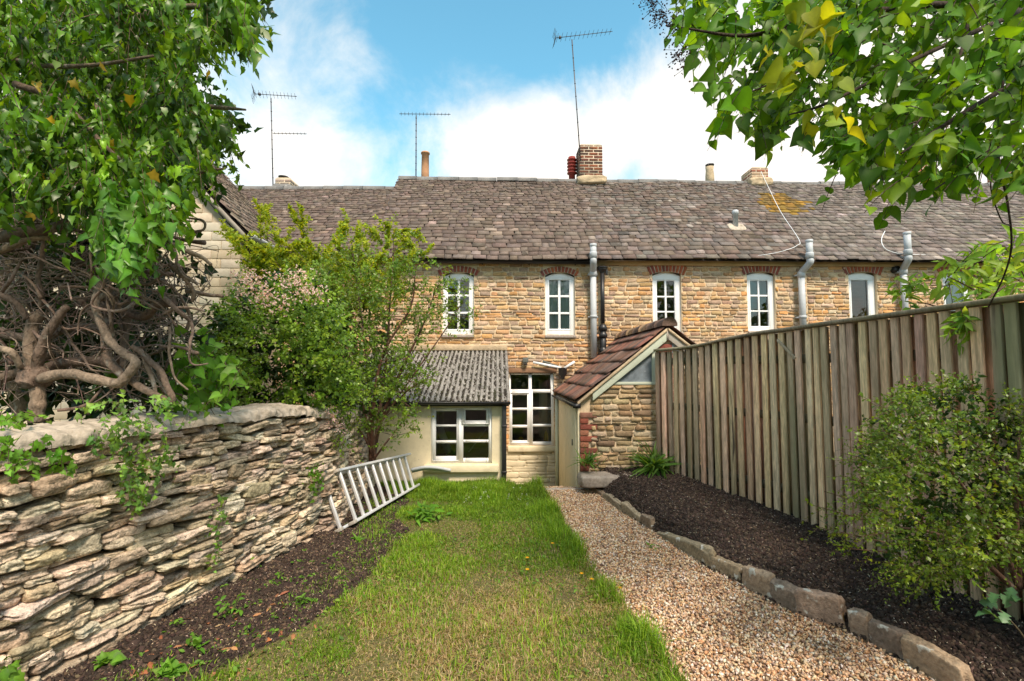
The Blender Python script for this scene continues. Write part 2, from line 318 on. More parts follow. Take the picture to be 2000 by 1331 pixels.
# flat-laid rubble: stones with chamfered outlines standing proud of the mortar
def rubble(mb, x0, x1, z0, z1, holes, pal, to_world, ch=(.06, .12), ln=(.12, .38), out=.02, gap=.012, keep=None, weights=None):
    z = z0; S = []
    while z < z1 - .01:
        h = min(rng.uniform(*ch), z1 - z); x = x0 - rng.uniform(0, .2)
        while x < x1:
            l = rng.uniform(*ln) * (1.5 - .6 * (h / ch[1])); a, b = max(x, x0), min(x + l, x1)
            segs = [(a, b)]
            for hx0, hx1, hz0, hz1 in holes:
                if z + h * .8 > hz0 and z + h * .2 < hz1:
                    ns = []
                    for p, q in segs:
                        if q <= hx0 or p >= hx1: ns.append((p, q)); continue
                        if p < hx0: ns.append((p, hx0))
                        if q > hx1: ns.append((hx1, q))
                    segs = ns
            for p, q in segs:
                if q - p > .04:
                    if h > .095 and rng.random() < .3: S += [(p, q, z, z + h * .52), (p, q, z + h * .52, z + h)]
                    else: S.append((p, q, z, z + h))
            x += l
        z += h
    S = np.array(S)
    if keep is not None: S = S[keep((S[:, 0] + S[:, 1]) / 2, (S[:, 2] + S[:, 3]) / 2)]
    n = len(S); c = np.stack([(S[:, 0] + S[:, 1]) / 2, (S[:, 2] + S[:, 3]) / 2], -1); h = np.stack([(S[:, 1] - S[:, 0]) / 2 - gap / 2, (S[:, 3] - S[:, 2]) / 2 - gap / 2], -1)
    ch_ = rng.uniform(.15, .75, (n, 8)); o = np.array([(-1, -1, 1, 0), (1, -1, -1, 0), (1, -1, 0, 1), (1, 1, 0, -1), (1, 1, -1, 0), (-1, 1, 1, 0), (-1, 1, 0, -1), (-1, -1, 0, 1)], float)
    m = np.minimum(h[:, :1], h[:, 1:])
    ring = np.stack([o[None, :, 0] * h[:, :1] + o[None, :, 2] * ch_ * m * .9, o[None, :, 1] * h[:, 1:] + o[None, :, 3] * ch_ * m * .9], -1) + rng.uniform(-.009, .009, (n, 8, 2))
    d = rng.uniform(.45, 1.25, (n, 1)) * out; tilt = rng.uniform(-.25, .25, (n, 8)) * out
    r0 = np.concatenate([c[:, None] + ring, np.full((n, 8, 1), -.012)], -1)
    r1 = np.concatenate([c[:, None] + ring * .97, (d * .65 + tilt * .4)[..., None]], -1)
    r2 = np.concatenate([c[:, None] + ring * rng.uniform(.66, .84, (n, 1, 1)), (d + tilt)[..., None]], -1)
    ce = np.concatenate([c + rng.uniform(-.2, .2, (n, 2)) * h, d * 1.12], -1)[:, None]
    V = np.concatenate([r0, r1, r2, ce], 1)
    j = np.arange(8); k = (j + 1) % 8
    Q = np.concatenate([np.stack([j, k, k + 8, j + 8], -1), np.stack([j + 8, k + 8, k + 16, j + 16], -1)]); T = np.stack([j + 16, k + 16, np.full(8, 24)], -1)
    off = (np.arange(n) * 25)[:, None, None]
    W = to_world(V.reshape(-1, 3))
    mb.add(W, [(Q[None] + off).reshape(-1, 4), (T[None] + off).reshape(-1, 3)], np.repeat(pick(pal, n, .16), 25, 0))

# ------------------------------------------------------------------ leaves
def rows_template(rows, fold=.25, droop=.25):      # rows: spine y, edge y, half width
    V = []; F = []
    for sy, ey, hw in rows:
        V += [(-hw, ey, hw * fold - droop * ey * ey), (0, sy, -droop * sy * sy), (hw, ey, hw * fold - droop * ey * ey)]
    for i in range(len(rows) - 1):
        a = i * 3; F += [(a, a + 1, a + 4, a + 3), (a + 1, a + 2, a + 5, a + 4)]
    return np.array(V), np.array(F)
HEART = rows_template([(.0, -.07, .20), (.10, -.02, .38), (.32, .22, .46), (.55, .48, .38), (.80, .75, .20), (1.08, 1.06, .012)], .30, .22)
IVY = rows_template([(.0, -.05, .22), (.12, -.06, .42), (.28, .20, .30), (.45, .44, .40), (.62, .62, .20), (1.0, .98, .02)], .22, .30)
IVYL = rows_template([(.0, -.03, .16), (.14, .02, .33), (.30, .24, .27), (.48, .46, .30), (.68, .68, .16), (1.05, 1.03, .015)], .25, .4)
OVAL = rows_template([(0, 0, .03), (.3, .3, .26), (.65, .65, .25), (1, 1, .02)], .35, .2)
LANCE = rows_template([(0, 0, .03), (.35, .33, .18), (.7, .68, .15), (1.05, 1.03, .01)], .4, .35)
TINY = (np.array([(0, 0, 0), (-.27, .5, .1), (.27, .5, .1), (0, 1, -.05)], float), np.array([(0, 2, 1), (1, 2, 3)]))
HOLLY = rows_template([(0, 0, .1), (.15, .1, .4), (.3, .3, .22), (.45, .45, .42), (.62, .62, .2), (.75, .78, .32), (1.05, 1.05, .02)], .3, .25)
def leaves(mb, tpl, P, D, Nn, size, cols):
    T, F = tpl; Y = unit(D); X = unit(np.cross(Y, Nn)); Z = np.cross(X, Y); s = np.broadcast_to(np.asarray(size, float), (len(P),))[:, None, None]
    wv = rng.uniform(.8, 1.2, (len(P), 1, 1))
    V = P[:, None] + s * (T[None, :, :1] * X[:, None] * wv + T[None, :, 1:2] * Y[:, None] + T[None, :, 2:] * Z[:, None] * rng.uniform(.1, 2.3, (len(P), 1, 1)))
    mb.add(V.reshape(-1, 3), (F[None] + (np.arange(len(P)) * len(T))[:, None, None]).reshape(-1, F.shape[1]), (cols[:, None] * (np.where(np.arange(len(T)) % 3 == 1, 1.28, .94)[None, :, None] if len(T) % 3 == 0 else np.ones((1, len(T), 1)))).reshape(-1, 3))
def sample_poly(poly, n):
    poly = np.asarray(poly, float); lo, hi = poly.min(0), poly.max(0); out = np.zeros((0, 2))
    while len(out) < n:
        p = rng.uniform(lo, hi, (n * 3 + 10, 2)); out = np.vstack([out, p[inpoly(p[:, 0], p[:, 1], poly)]])
    return out[:n]
def shoots(lm, sm, P, D, length, nl, tpl, size, pal, droop=.2, spread=.9, jit=.25, up=.5, face=None, stem_r=.0025, stem_col=(.10, .07, .04), pale_tip=None, stem_every=1):
    n = len(P); length = np.broadcast_to(np.asarray(length, float), (n,)) * rng.uniform(.6, 1.3, n); D = unit(D)
    t = (np.arange(nl) + rng.uniform(0, .6, (n, nl))) / nl
    pos = P[:, None] + D[:, None] * (t * length[:, None])[..., None]; pos[..., 2] -= droop * t ** 2 * length[:, None]
    tan = np.repeat(D[:, None], nl, 1).copy(); tan[..., 2] -= 2 * droop * t; tan = unit(tan)
    rand = rng.normal(size=(n, nl, 3)); side = unit(np.cross(tan, rand)); sgn = np.where(np.arange(nl) % 2, 1, -1)[None, :, None]
    ld = unit(tan * .55 + side * sgn * spread + rng.normal(size=(n, nl, 3)) * .15 + np.array([0, 0, -droop * .8]))
    nn = rng.normal(size=(n, nl, 3)) * .45 + np.array([0, 0, up])
    if face is not None: nn = nn + np.asarray(face)
    c = pick(pal, n, jit)[:, None] * (1 + rng.uniform(-.18, .18, (n, nl, 1)))
    if pale_tip is not None: c = c * (1 - (t ** 2)[..., None] * .7) + np.asarray(pale_tip) * (t ** 2)[..., None] * .7
    sz = size * rng.uniform(.45, 1.3, (n, nl)) * (1.1 - .35 * t)
    leaves(lm, tpl, pos.reshape(-1, 3), ld.reshape(-1, 3), nn.reshape(-1, 3), sz.ravel(), np.clip(c.reshape(-1, 3), 0, 1))
    if sm is not None:
        for i in range(0, n, stem_every):
            q = P[i] + D[i] * (np.linspace(0, 1, 5) * length[i])[:, None]; q[:, 2] -= droop * np.linspace(0, 1, 5) ** 2 * length[i]
            tube(sm, q, np.linspace(stem_r, stem_r * .4, 5), 4, stem_col, cap=False)
def vol(poly, d0, d1, n, gap=0, thr=-.1):
    p = sample_poly(poly, n); d = rng.uniform(d0, d1, n); P = at(p[:, 0], p[:, 1], d)
    return P[vnoise(P * gap, 3) > thr] if gap else P
def pline(pts, n=8): return smooth_path(np.array([at(*p) for p in pts]), n)

#@@HOUSES
F = 8.74                                       # distance of the terrace front
def X(px, d=F): return float(at(px, 600, d)[0])
def Zt(py, d=F, px=1000): return float(at(px, py, d)[2])
FLOOR = -0.6
EAVE_Y, EAVE_Z = F - .22, 3.47
RIDGE_Y, RIDGE_Z = 10.95, 5.86
STONE = [(0.56, 0.302, 0.121), (0.34, 0.229, 0.154), (0.5, 0.317, 0.171), (0.55, 0.385, 0.231), (0.45, 0.27, 0.138), (0.56, 0.437, 0.308), (0.48, 0.291, 0.143), (0.41, 0.302, 0.215), (0.54, 0.343, 0.182), (0.52, 0.369, 0.231), (0.38, 0.27, 0.193), (0.55, 0.406, 0.275)]
SLATES = [(0.161, 0.122, 0.101), (0.145, 0.109, 0.091), (0.169, 0.131, 0.11), (0.131, 0.102, 0.085), (0.178, 0.138, 0.119), (0.154, 0.115, 0.094)]
SLATES_R = [(0.177, 0.148, 0.131), (0.158, 0.132, 0.117), (0.196, 0.166, 0.148), (0.139, 0.117, 0.104), (0.21, 0.18, 0.162)]
def to_front(y):
    return lambda V: np.stack([V[:, 0], y - V[:, 2], V[:, 1]], -1)
def backing(mb, x0, x1, z0, z1, holes, y, depth=.16):
    xs = sorted({x0, x1, *[h[0] for h in holes], *[h[1] for h in holes]}); zs = sorted({z0, z1, *[h[2] for h in holes], *[h[3] for h in holes]})
    xs = [x for x in xs if x0 <= x <= x1]; zs = [z for z in zs if z0 <= z <= z1]
    for a, b in zip(xs, xs[1:]):
        for c, d in zip(zs, zs[1:]):
            mx_, mz = (a + b) / 2, (c + d) / 2
            if any(h[0] < mx_ < h[1] and h[2] < mz < h[3] for h in holes): continue
            mb.add([(a, y, c), (b, y, c), (b, y, d), (a, y, d)], np.array([(0, 1, 2, 3)]))
    for h in holes:
        a, b, c, d = h
        mb.add([(a, y, c), (b, y, c), (b, y, d), (a, y, d), (a, y + depth, c), (b, y + depth, c), (b, y + depth, d), (a, y + depth, d)], np.array([(0, 4, 5, 1), (1, 5, 6, 2), (2, 6, 7, 3), (3, 7, 4, 0)]))
def slate_roof(mb, x0, x1, eave, ridge, pal, ochre=None, wide=1.0, seed=0):
    e = np.array(eave, float); r = np.array(ridge, float); sl = r - e; S = np.linalg.norm(sl); sl /= S; nrm = np.array([-sl[1], sl[0]])   # in (y, z)
    s = -.02; rows = []
    while s < S - .03:
        f = s / S; ex = (.155 * (1 - f) + .078 * f) * rng.uniform(.9, 1.1); rows.append((s, ex)); s += ex
    Q = []
    for s, ex in rows:
        f = s / S; x = x0 - rng.uniform(0, .2)
        while x < x1:
            w = rng.uniform(.11, .26) * (1.1 - .42 * f) * wide; a, b = max(x, x0 - .03), min(x + w, x1 + .03)
            if b - a > .04: Q.append((a, b, s + rng.uniform(-.012, .012), ex))
            x += w
    Q = np.array(Q); n = len(Q); a, b, s, ex = Q.T; g = .005; L_ = ex * 1.8; L_ = np.minimum(L_, S - s)
    j = lambda k: rng.uniform(-k, k, n)
    sk = rng.uniform(-.025, .025, n); th = rng.uniform(.010, .02, n); lift = rng.uniform(.018, .03, n)
    cc = rng.uniform(.004, .03, (2, n)) * (rng.random((2, n)) < .7)
    u = np.stack([a + g + cc[0], b - g - cc[1], b - g + j(.004), b - g + sk, a + g + sk, a + g + j(.004)], -1)
    ss = np.stack([s + j(.008), s + j(.008), s + cc[1] * .8, s + L_, s + L_, s + cc[0] * .8], -1)
    top = np.stack([lift + th, lift + th + j(.004), lift + th, np.full(n, .012), np.full(n, .012), lift + th], -1)
    bot = top - th[:, None]
    def wv(u_, s_): return .022 * vnoise(np.stack([u_ * .5 + seed, s_ * .6, u_ * 0], -1)) + .012 * vnoise(np.stack([u_ * 1.9, s_ * 1.5, u_ * 0 + 4], -1))
    def w3(u_, s_, n_):
        n_ = n_ + wv(u_, s_); s_ = s_ + .02 * vnoise(np.stack([u_ * .8, s_ * 0, s_ * 0 + seed], -1))
        return np.stack([u_, e[0] + sl[0] * s_ + nrm[0] * n_, e[1] + sl[1] * s_ + nrm[1] * n_], -1)
    V = np.concatenate([w3(u, ss, top), w3(u, ss, bot)], 1)
    k = np.arange(6); k2 = (k + 1) % 6
    off = (np.arange(n) * 12)[:, None, None]
    sideF = np.stack([k, k + 6, k2 + 6, k2], -1)
    c = pick(pal, n, .13); pale = rng.random(n) < .05; c[pale] = c[pale] * 1.6
    if ochre is not None:
        ox, os, orx, ors = ochre; dd = ((a + b) / 2 - ox) ** 2 / orx ** 2 + (s - os) ** 2 / ors ** 2
        mk = dd < rng.uniform(.2, 1.3, n); c[mk] = pick([(.30, .17, .035), (.24, .14, .03), (.2, .13, .045)], mk.sum(), .2)
    mb.add(V.reshape(-1, 3), [(np.arange(6)[None, None] + off).reshape(-1, 6), (sideF[None] + off).reshape(-1, 4)], np.repeat(c, 12, 0))
    # boards under the slates, closed to the ridge
    mb.add([(x0, e[0] + .03, e[1] - .01), (x1, e[0] + .03, e[1] - .01), (x1, r[0], r[1] - .05), (x0, r[0], r[1] - .05)], np.array([(0, 1, 2, 3)]), (.05, .04, .035))
    back = 2 * r[0] - e[0]
    mb.add([(x0, r[0], r[1] - .05), (x1, r[0], r[1] - .05), (x1, back, e[1]), (x0, back, e[1])], np.array([(0, 1, 2, 3)]), (.12, .1, .08))
def ridge_tiles(mb, x0, x1, y, z, r=.1):
    x = x0
    while x < x1:
        l = min(rng.uniform(.42, .5), x1 - x); a = np.linspace(-.2, math.pi + .2, 9); dz = rng.uniform(-.008, .012) + .02 * float(vnoise(np.array([x * .6, 0, 2.])))
        V = [(xx, y + r * math.cos(t) * .9, z + dz + r * math.sin(t) * .85 - .03) for xx in (x + .004, x + l - .004) for t in a]
        Fq = np.array([(i, i + 1, i + 10, i + 9) for i in range(8)]); mb.add(V, [Fq, np.arange(9)[None], np.arange(9, 18)[::-1][None]]); x += l
def brick_arch(mb, x0, x1, zs, zc, h, y, n=11):
    # voussoirs standing on a segmental arc from (x0, zs) rising to zc in the middle
    c = (x0 + x1) / 2; hw = (x1 - x0) / 2; rise = max(zc - zs, .01); rad = (hw * hw + rise * rise) / (2 * rise); cz = zc - rad; am = math.asin(hw / rad)
    ts = np.linspace(-am, am, n + 1)
    for a, b in zip(ts, ts[1:]):
        a += .0012 / hw * am * 2; b -= .0012 / hw * am * 2; g = .006 / rad; a += g; b -= g; ro = rad + h; dy = rng.uniform(-.004, .004)
        V = [(c + q * math.sin(t), y + e + dy, cz + q * math.cos(t)) for e in (-.022, .03) for (t, q) in ((a, rad + .004), (b, rad + .004), (b, ro), (a, ro))]
        mb.add(V, BOXF[:, ::-1], pick([(.26, .075, .05), (.31, .09, .05), (.38, .11, .05), (.22, .07, .055)], 1, .15)[0])
def arch_frame(mb, x0, x1, z0, zs, zc, y, panes, depth=.07, bar=.022):
    # panes: list of (x0, x1, z0, z1); everything else of the outline is frame
    c = (x0 + x1) / 2; hw = (x1 - x0) / 2
    def top(x): return zs + (zc - zs) * (1 - ((x - c) / hw) ** 2)
    gx0 = min(p[0] for p in panes); gx1 = max(p[1] for p in panes); gz0 = min(p[2] for p in panes); gz1 = max(p[3] for p in panes)
    mb.box((x0, y, z0), (gx0, y + depth, gz1)); mb.box((gx1, y, z0), (x1, y + depth, gz1)); mb.box((gx0, y + .001, z0), (gx1, y + depth, gz0))
    xs = np.linspace(x0, x1, 13)
    V = [(x, yy, zz) for yy in (y, y + depth) for x in xs for zz in (gz1, top(x))]
    V = np.array(V); k = 26; i = np.arange(12) * 2
    Fq = np.concatenate([np.stack([i, i + 2, i + 3, i + 1], -1), np.stack([i + k, i + k + 1, i + k + 3, i + k + 2], -1), np.stack([i + 1, i + 3, i + 3 + k, i + 1 + k], -1), np.stack([i, i + k, i + 2 + k, i + 2], -1)])
    mb.add(V, [Fq, np.array([(0, 1, 27, 26), (24, 50, 51, 25)])])
    # sash inside the frame, 12 mm proud in its own plane
    cols = sorted({(round(p[0], 4), round(p[1], 4)) for p in panes}); rws = sorted({(round(p[2], 4), round(p[3], 4)) for p in panes})
    for a, b in zip(cols, cols[1:]): mb.box((a[1], y + .012, gz0), (b[0], y + depth - .012, gz1))
    for a, b in zip(rws, rws[1:]):
        for cx in cols: mb.box((cx[0], y + .014, a[1]), (cx[1], y + depth - .014, b[0]))
    # raised sash lip
    t = .012
    for (a, b, c_, d) in ((gx0 - .03, gx0 - .03 + t, gz0 - .03, gz1 + .03), (gx1 + .03 - t, gx1 + .03, gz0 - .03, gz1 + .03)): mb.box((a, y - .006, c_), (b, y - .0005, d))
    for (c_, d) in ((gz0 - .03, gz0 - .03 + t), (gz1 + .03 - t, gz1 + .03)): mb.box((gx0 - .03 + t, y - .006, c_), (gx1 + .03 - t, y - .0005, d))
def room(mb, x0, x1, z0, z1, y, depth=.9):
    V = [(x0, y, z0), (x1, y, z0), (x1, y, z1), (x0, y, z1), (x0, y + depth, z0), (x1, y + depth, z0), (x1, y + depth, z1), (x0, y + depth, z1)]
    mb.add(V, np.array([(0, 4, 5, 1), (1, 5, 6, 2), (2, 6, 7, 3), (3, 7, 4, 0), (4, 7, 6, 5)]))
def sheet(mb, x0, x1, z0, z1, y, wav=0.0, n=60):
    xs = np.linspace(x0, x1, n); yy = y + wav * np.sin(xs * 95) + wav * .6 * np.sin(xs * 41 + 1)
    V = np.concatenate([np.stack([xs, yy, np.full(n, z0)], -1), np.stack([xs, yy, np.full(n, z1)], -1)]); i = np.arange(n - 1)
    mb.add(V, np.stack([i, i + 1, i + 1 + n, i + n], -1))

WINDOWS = {   # outer px x0, x1, y top of arch, y spring, y bottom; glass columns; rows; arch px; what hangs inside
    'w1': (864.5, 925.5, 533, 541, 654, [(874, 893), (897.6, 915.6)], [(547, 575), (579, 609), (613, 643)], (859, 931, 519), None),
    'w2': (1065, 1123, 532, 541, 654.5, [(1073.4, 1091), (1095.6, 1113)], [(546, 575.6), (579.6, 609), (613, 642)], (1060, 1126, 519), 'curtain'),
    'w3': (1275, 1331.5, 530, 537, 648, [(1285.3, 1301), (1304.6, 1320)], [(546, 576), (579, 606), (609, 637)], (1270, 1337, 511), None),
    'w4': (1460, 1515, 529, 536, 646, [(1469, 1484.5), (1487.7, 1504)], [(545, 573), (576.5, 604), (607, 635.6)], (1453, 1520, 508), None),
    'w5': (1659, 1714, 528, 535, 645, [(1668, 1701)], [(543, 634)], (1653, 1721, 507), 'blind'),
    'w6': (1843, 1900, 529, 536, 645, [(1853, 1890)], [(544, 634)], (1837, 1907, 507), 'curtain'),
}
def hole_of(k):
    w = WINDOWS[k]; return (X(w[0]), X(w[1]), Zt(w[4]), Zt(w[2]) + .0)
def add_window(house, k):
    w = WINDOWS[k]; x0, x1 = X(w[0]), X(w[1]); zc, zs, z0 = Zt(w[2]), Zt(w[3]), Zt(w[4]); y = F + .055
    panes = [(X(a), X(b), Zt(d), Zt(c)) for a, b in w[5] for c, d in w[6]]
    mb = MB(); arch_frame(mb, x0, x1, z0, zs, zc, y, panes); win = mb.build('window', M['white'], house, bevel=.004)
    mb = MB()
    for a, b, c, d in panes: mb.add([(a - .004, y + .03 + rng.uniform(-.002, .002), c - .004), (b + .004, y + .03 + rng.uniform(-.002, .002), c - .004), (b + .004, y + .03, d + .004), (a - .004, y + .03, d + .004)], np.array([(0, 1, 2), (0, 2, 3)]))
    mb.build('pane', M['glass'], win)
    mb = MB(); mb.box((x0 - .01, F - .045, z0 - .055), (x1 + .01, F + .05, z0 - .004)); mb.build('sill', M['slab'], win, bevel=.01)
    mb = MB(); room(mb, x0 + .01, x1 - .01, z0 + .01, zc - .01, y + .072); mb.build('room_interior', M['dark'], win)
    if w[8]:
        mb = MB(); sheet(mb, x0 + .03, x1 - .03, z0 + .03, zs - .01, y + .085, .008 if w[8] == 'curtain' else .0); mb.build(w[8], M[w[8]], win, smooth=True)
    a0, a1, at_ = w[7]; mb = MB(); brick_arch(mb, X(a0), X(a1), zs - .0, zc + .006, Zt(at_) - zc - .02, F)
    mb.build('brick_arch', M['brick'], house, bevel=.004)
    mb = MB(); c = (X(a0) + X(a1)) / 2; xs = np.linspace(X(a0), X(a1), 15); hw = (X(a1) - X(a0)) / 2; tz = Zt(at_)
    lo = zs + (zc + .006 - zs) * (1 - ((xs - c) / hw) ** 2); hi = lo + (tz - zc - .02)
    V = np.concatenate([np.stack([xs, xs * 0 + F - .012, lo], -1), np.stack([xs, xs * 0 + F - .012, hi], -1)]); i = np.arange(14)
    mb.add(V, np.stack([i, i + 1, i + 16, i + 15], -1)); mb.build('arch_mortar', M['joint'], house)
    return win
def house_shell(h, x0, x1, wins, extra=(), ridge_z=RIDGE_Z, ridge_y=RIDGE_Y, pal=SLATES, ochre=None, x_roof=None, wide=1.0, seed=0, keep=None):
    holes = [hole_of(k) for k in wins] + list(extra)
    arches = [(X(WINDOWS[k][7][0]) + .01, X(WINDOWS[k][7][1]) - .01, Zt(WINDOWS[k][3]) - .05, Zt(WINDOWS[k][7][2]) + .005) for k in wins]
    mb = MB(); backing(mb, x0, x1, FLOOR, EAVE_Z + .12, holes, F)
    by = 2 * ridge_y - F      # back and ends of the house
    mb.add([(x0, by, FLOOR), (x1, by, FLOOR), (x1, by, EAVE_Z), (x0, by, EAVE_Z)], np.array([(0, 3, 2, 1)]))
    for x in (x0, x1):
        mb.add([(x, F, FLOOR), (x, by, FLOOR), (x, by, EAVE_Z), (x, ridge_y, ridge_z - .1), (x, F, EAVE_Z + .1)], np.array([(0, 1, 2, 3, 4)]))
    mb.build('wall', M['mortar'], h)
    mb = MB(); rubble(mb, x0 + .003, x1 - .003, FLOOR, EAVE_Z + .1, holes + arches, STONE, to_front(F), ch=(.038, .088), ln=(.09, .28), out=.017, gap=.012, keep=keep); mb.build('stonework', M['stone'], h)
    xr0, xr1 = x_roof or (x0, x1)
    mb = MB(); slate_roof(mb, xr0, xr1, (EAVE_Y, EAVE_Z), (ridge_y, ridge_z), pal, ochre, wide, seed); mb.build('roof', M['slate'], h)
    mb = MB(); ridge_tiles(mb, xr0, xr1, ridge_y, ridge_z, .105); mb.build('ridge_tiles', M['ridge'], h, smooth=False)

XA, XB, XC, XD, XE = -7.6, -2.29, 1.845, 5.72, 13.5
H1 = thing('cottage', (-5, F, FLOOR), 'stone terrace cottage at far left behind the shrubs, its slate ridge lower than the next', 'cottage', 'cottages of the terrace')
house_shell(H1, XA, XB - .004, [], ridge_z=5.62, ridge_y=RIDGE_Y, x_roof=(XA, XB - .02), wide=.85, seed=3, keep=lambda x, z: z > .6)
H2 = thing('cottage', (-.2, F, FLOOR), 'middle stone cottage with black gutter, two arched upper windows and a sooty brick chimney', 'cottage', 'cottages of the terrace')
LT_X0, LT_X1 = X(660, 6.6), X(985, 6.6)
tall_hole = (X(995), X(1081), Zt(870.5), Zt(729))
house_shell(H2, XB, XC, ['w1', 'w2'], extra=[tall_hole, (X(990), X(1092), FLOOR, Zt(882)), (X(997), X(1086), Zt(729), Zt(719))], x_roof=(XB, XC), seed=0,
            keep=lambda x, z: ~((x < .0) & (z < Zt(700))))
H3 = thing('cottage', (3.7, F, FLOOR), 'stone cottage right of the black downpipe with two small paned arched windows and buff fascia', 'cottage', 'cottages of the terrace')
house_shell(H3, XC, XD, ['w3', 'w4'], x_roof=(XC, XD), pal=SLATES + SLATES_R, ochre=(6.2, 2.2, .62, .55), seed=0, keep=lambda x, z: z > .3)
H4 = thing('cottage', (9, F, FLOOR), 'right hand end stone cottage whose window has a red brown blind', 'cottage', 'cottages of the terrace')
house_shell(H4, XD, XE, ['w5', 'w6'], x_roof=(XD, XE), pal=SLATES_R, ochre=(6.2, 2.2, .62, .55), seed=0, keep=lambda x, z: z > .3)
for h, ks in ((H2, ('w1', 'w2')), (H3, ('w3', 'w4')), (H4, ('w5', 'w6'))):
    for k in ks: add_window(h, k)

# gutters, fascia, eaves course
def gutter(mb, p, q, r=.055, n=24, lip=True):
    p = np.array(p, float); q = np.array(q, float); d = unit(q - p); out = unit(np.cross(d, (0, 0, 1))); a = np.linspace(math.pi, 2 * math.pi, 11)
    ring = lambda e, rr: [e + out * rr * math.cos(t) + np.array([0, 0, 1]) * rr * math.sin(t) for t in a]
    V = ring(p, r) + ring(q, r) + ring(p, r * .86) + ring(q, r * .86); i = np.arange(10)
    mb.add(V, [np.stack([i, i + 11, i + 12, i + 1], -1), np.stack([i + 22, i + 23, i + 34, i + 33], -1), np.array([(0, 22, 33, 11), (10, 21, 43, 32)]),
               np.stack([i, i + 1, i + 23, i + 22], -1), np.stack([i + 11, i + 33, i + 34, i + 12], -1)])
gz = Zt(513.5, F - .06)
mb = MB(); gutter(mb, (XB, F - .085, gz + .035), (X(1152), F - .085, gz + .035), .062)
for x in np.arange(XB + .3, X(1150), .85): mb.box((x - .012, F - .03, gz - .03), (x + .012, F + .0, gz + .06))
mb.build('gutter', M['black'], H2)
mb = MB(); mb.box((XB, F - .04, EAVE_Z - .05), (XC, F - .001, EAVE_Z + .05)); mb.build('eaves_board', M['flash'], H2)
for h, x0, x1 in ((H3, XC, XD), (H4, XD, XE)):
    mb = MB(); mb.box((x0 + .003, F - .05, EAVE_Z - .06), (x1 - .003, F - .002, EAVE_Z + .04)); mb.build('fascia', M['fascia'], h)
    mb = MB(); a = x0 + .1 if h is H3 else x0 - .02; z0, z1 = (Zt(508, F - .1), Zt(500, F - .1)) if h is H3 else (Zt(500, F - .1), Zt(497, F - .1))
    gutter(mb, (a, F - .105, z0 + .03), (x1 - .03, F - .105, z1 + .03), .042)
    for x in np.arange(a + .4, x1, .9):
        zz = z0 + (z1 - z0) * (x - a) / (x1 - a); lathe(mb, (0, 0, 0), [(.001, 0), (.001, .001)], 4); mb.box((x - .015, F - .15, zz - .02), (x + .015, F - .051, zz - .006))
    mb.build('gutter', M['pipebuff'], h, smooth=False)
# grey soil pipes
def pipe(mb, pts, r, sides=16, n=6):
    tube(mb, smooth_path(np.array(pts), n) if len(pts) > 2 else np.array(pts), r, sides)
def vpipe(h, px_top, y_top, y_col, y_bot, px_bot, ofs=.30, r=.056):
    d1 = F - ofs; d2 = F - .12; p0 = at(px_top, y_top, d1); z2 = Zt(y_col, d1, px_top); x0 = float(p0[0]); xb = X(px_bot, d2); zb = Zt(y_bot, d2, px_bot)
    mb = MB(); tube(mb, [(x0, d1, p0[2]), (x0, d1, z2)], r, 18)
    tube(mb, smooth_path(np.array([(x0, d1, z2 + .01), (x0, d1, z2 - .05), (xb, d2, z2 - .05 - .12 - abs(x0 - xb) * .6), (xb, d2, z2 - .24 - abs(x0 - xb) * .6)]), 8), r * 1.02, 18)
    tube(mb, [(xb, d2, z2 - .2 - abs(x0 - xb) * .6), (xb, d2, zb)], r, 18)
    o = mb.build('soil_pipe', M['grey'], h, smooth=True)
    zc = z2 - .26 - abs(x0 - xb) * .6
    for (x, y, z, l) in ((x0, d1, z2 + .02, .11), (xb, d2, zc, .10), (xb, d2, zc - .75, .05)): mb = MB(); lathe(mb, (x, y, z), [(r * .9, 0), (r * 1.2, .002), (r * 1.2, l - .02), (r * 1.13, l), (r * .9, l + .002)], 18); mb.build('pipe_collar', M['grey'], o)
    mb = MB(); lathe(mb, (x0, d1, float(p0[2]) - .05), [(r * 1.02, 0), (r * 1.1, .003), (r * 1.1, .05), (r * .8, .055)], 18); mb.build('pipe_collar', M['grey'], o)
    for z in (zc - .73, zc + .05): mb = MB(); mb.box((xb - .085, d2 + .02, z - .012), (xb + .085, F - .002, z + .012)); mb.build('pipe_bracket', M['grey'], o)
vpipe(H2, 1158.5, 477, 507, 700, 1159)
vpipe(H3, 1580, 469, 508, 660, 1567)
vpipe(H4, 1771, 454, 502, 640, 1767)
# black cast downpipe with hopper
xk = X(1177, F - .1); yk = F - .1; mb = MB()
tube(mb, [(xk, yk, Zt(533, yk)), (xk, yk, Zt(632, yk))], .038, 16); tube(mb, [(xk, yk, Zt(640, yk)), (xk, yk, Zt(720, yk))], .058, 18)
o = mb.build('downpipe', M['black'], H2, smooth=True)
mb = MB(); z = Zt(534, yk); lathe(mb, (xk, yk, z), [(.04, 0), (.045, .03), (.085, .07), (.085, .1), (.10, .102), (.10, .125), (.08, .126)], 8)
mb.box((xk + .06, yk - .01, z - .02), (xk + .10, yk + .01, z + .08)); mb.build('hopper', M['black'], o, bevel=.004)
for zz, rr in ((Zt(646, yk), .058), (Zt(660, yk), .058), (Zt(690, yk), .058)): mb = MB(); lathe(mb, (xk, yk, zz), [(rr, 0), (rr * 1.35, .005), (rr * 1.35, .06), (rr * 1.15, .08), (rr, .1), (.038, .12)], 16); mb.build('pipe_collar', M['black'], o)
mb = MB(); tube(mb, [(xk - .17, F - .09, Zt(658)), (xk - .0, F - .09, Zt(656))], .03, 12); mb.build('branch_pipe', M['terracotta'], o, smooth=True)
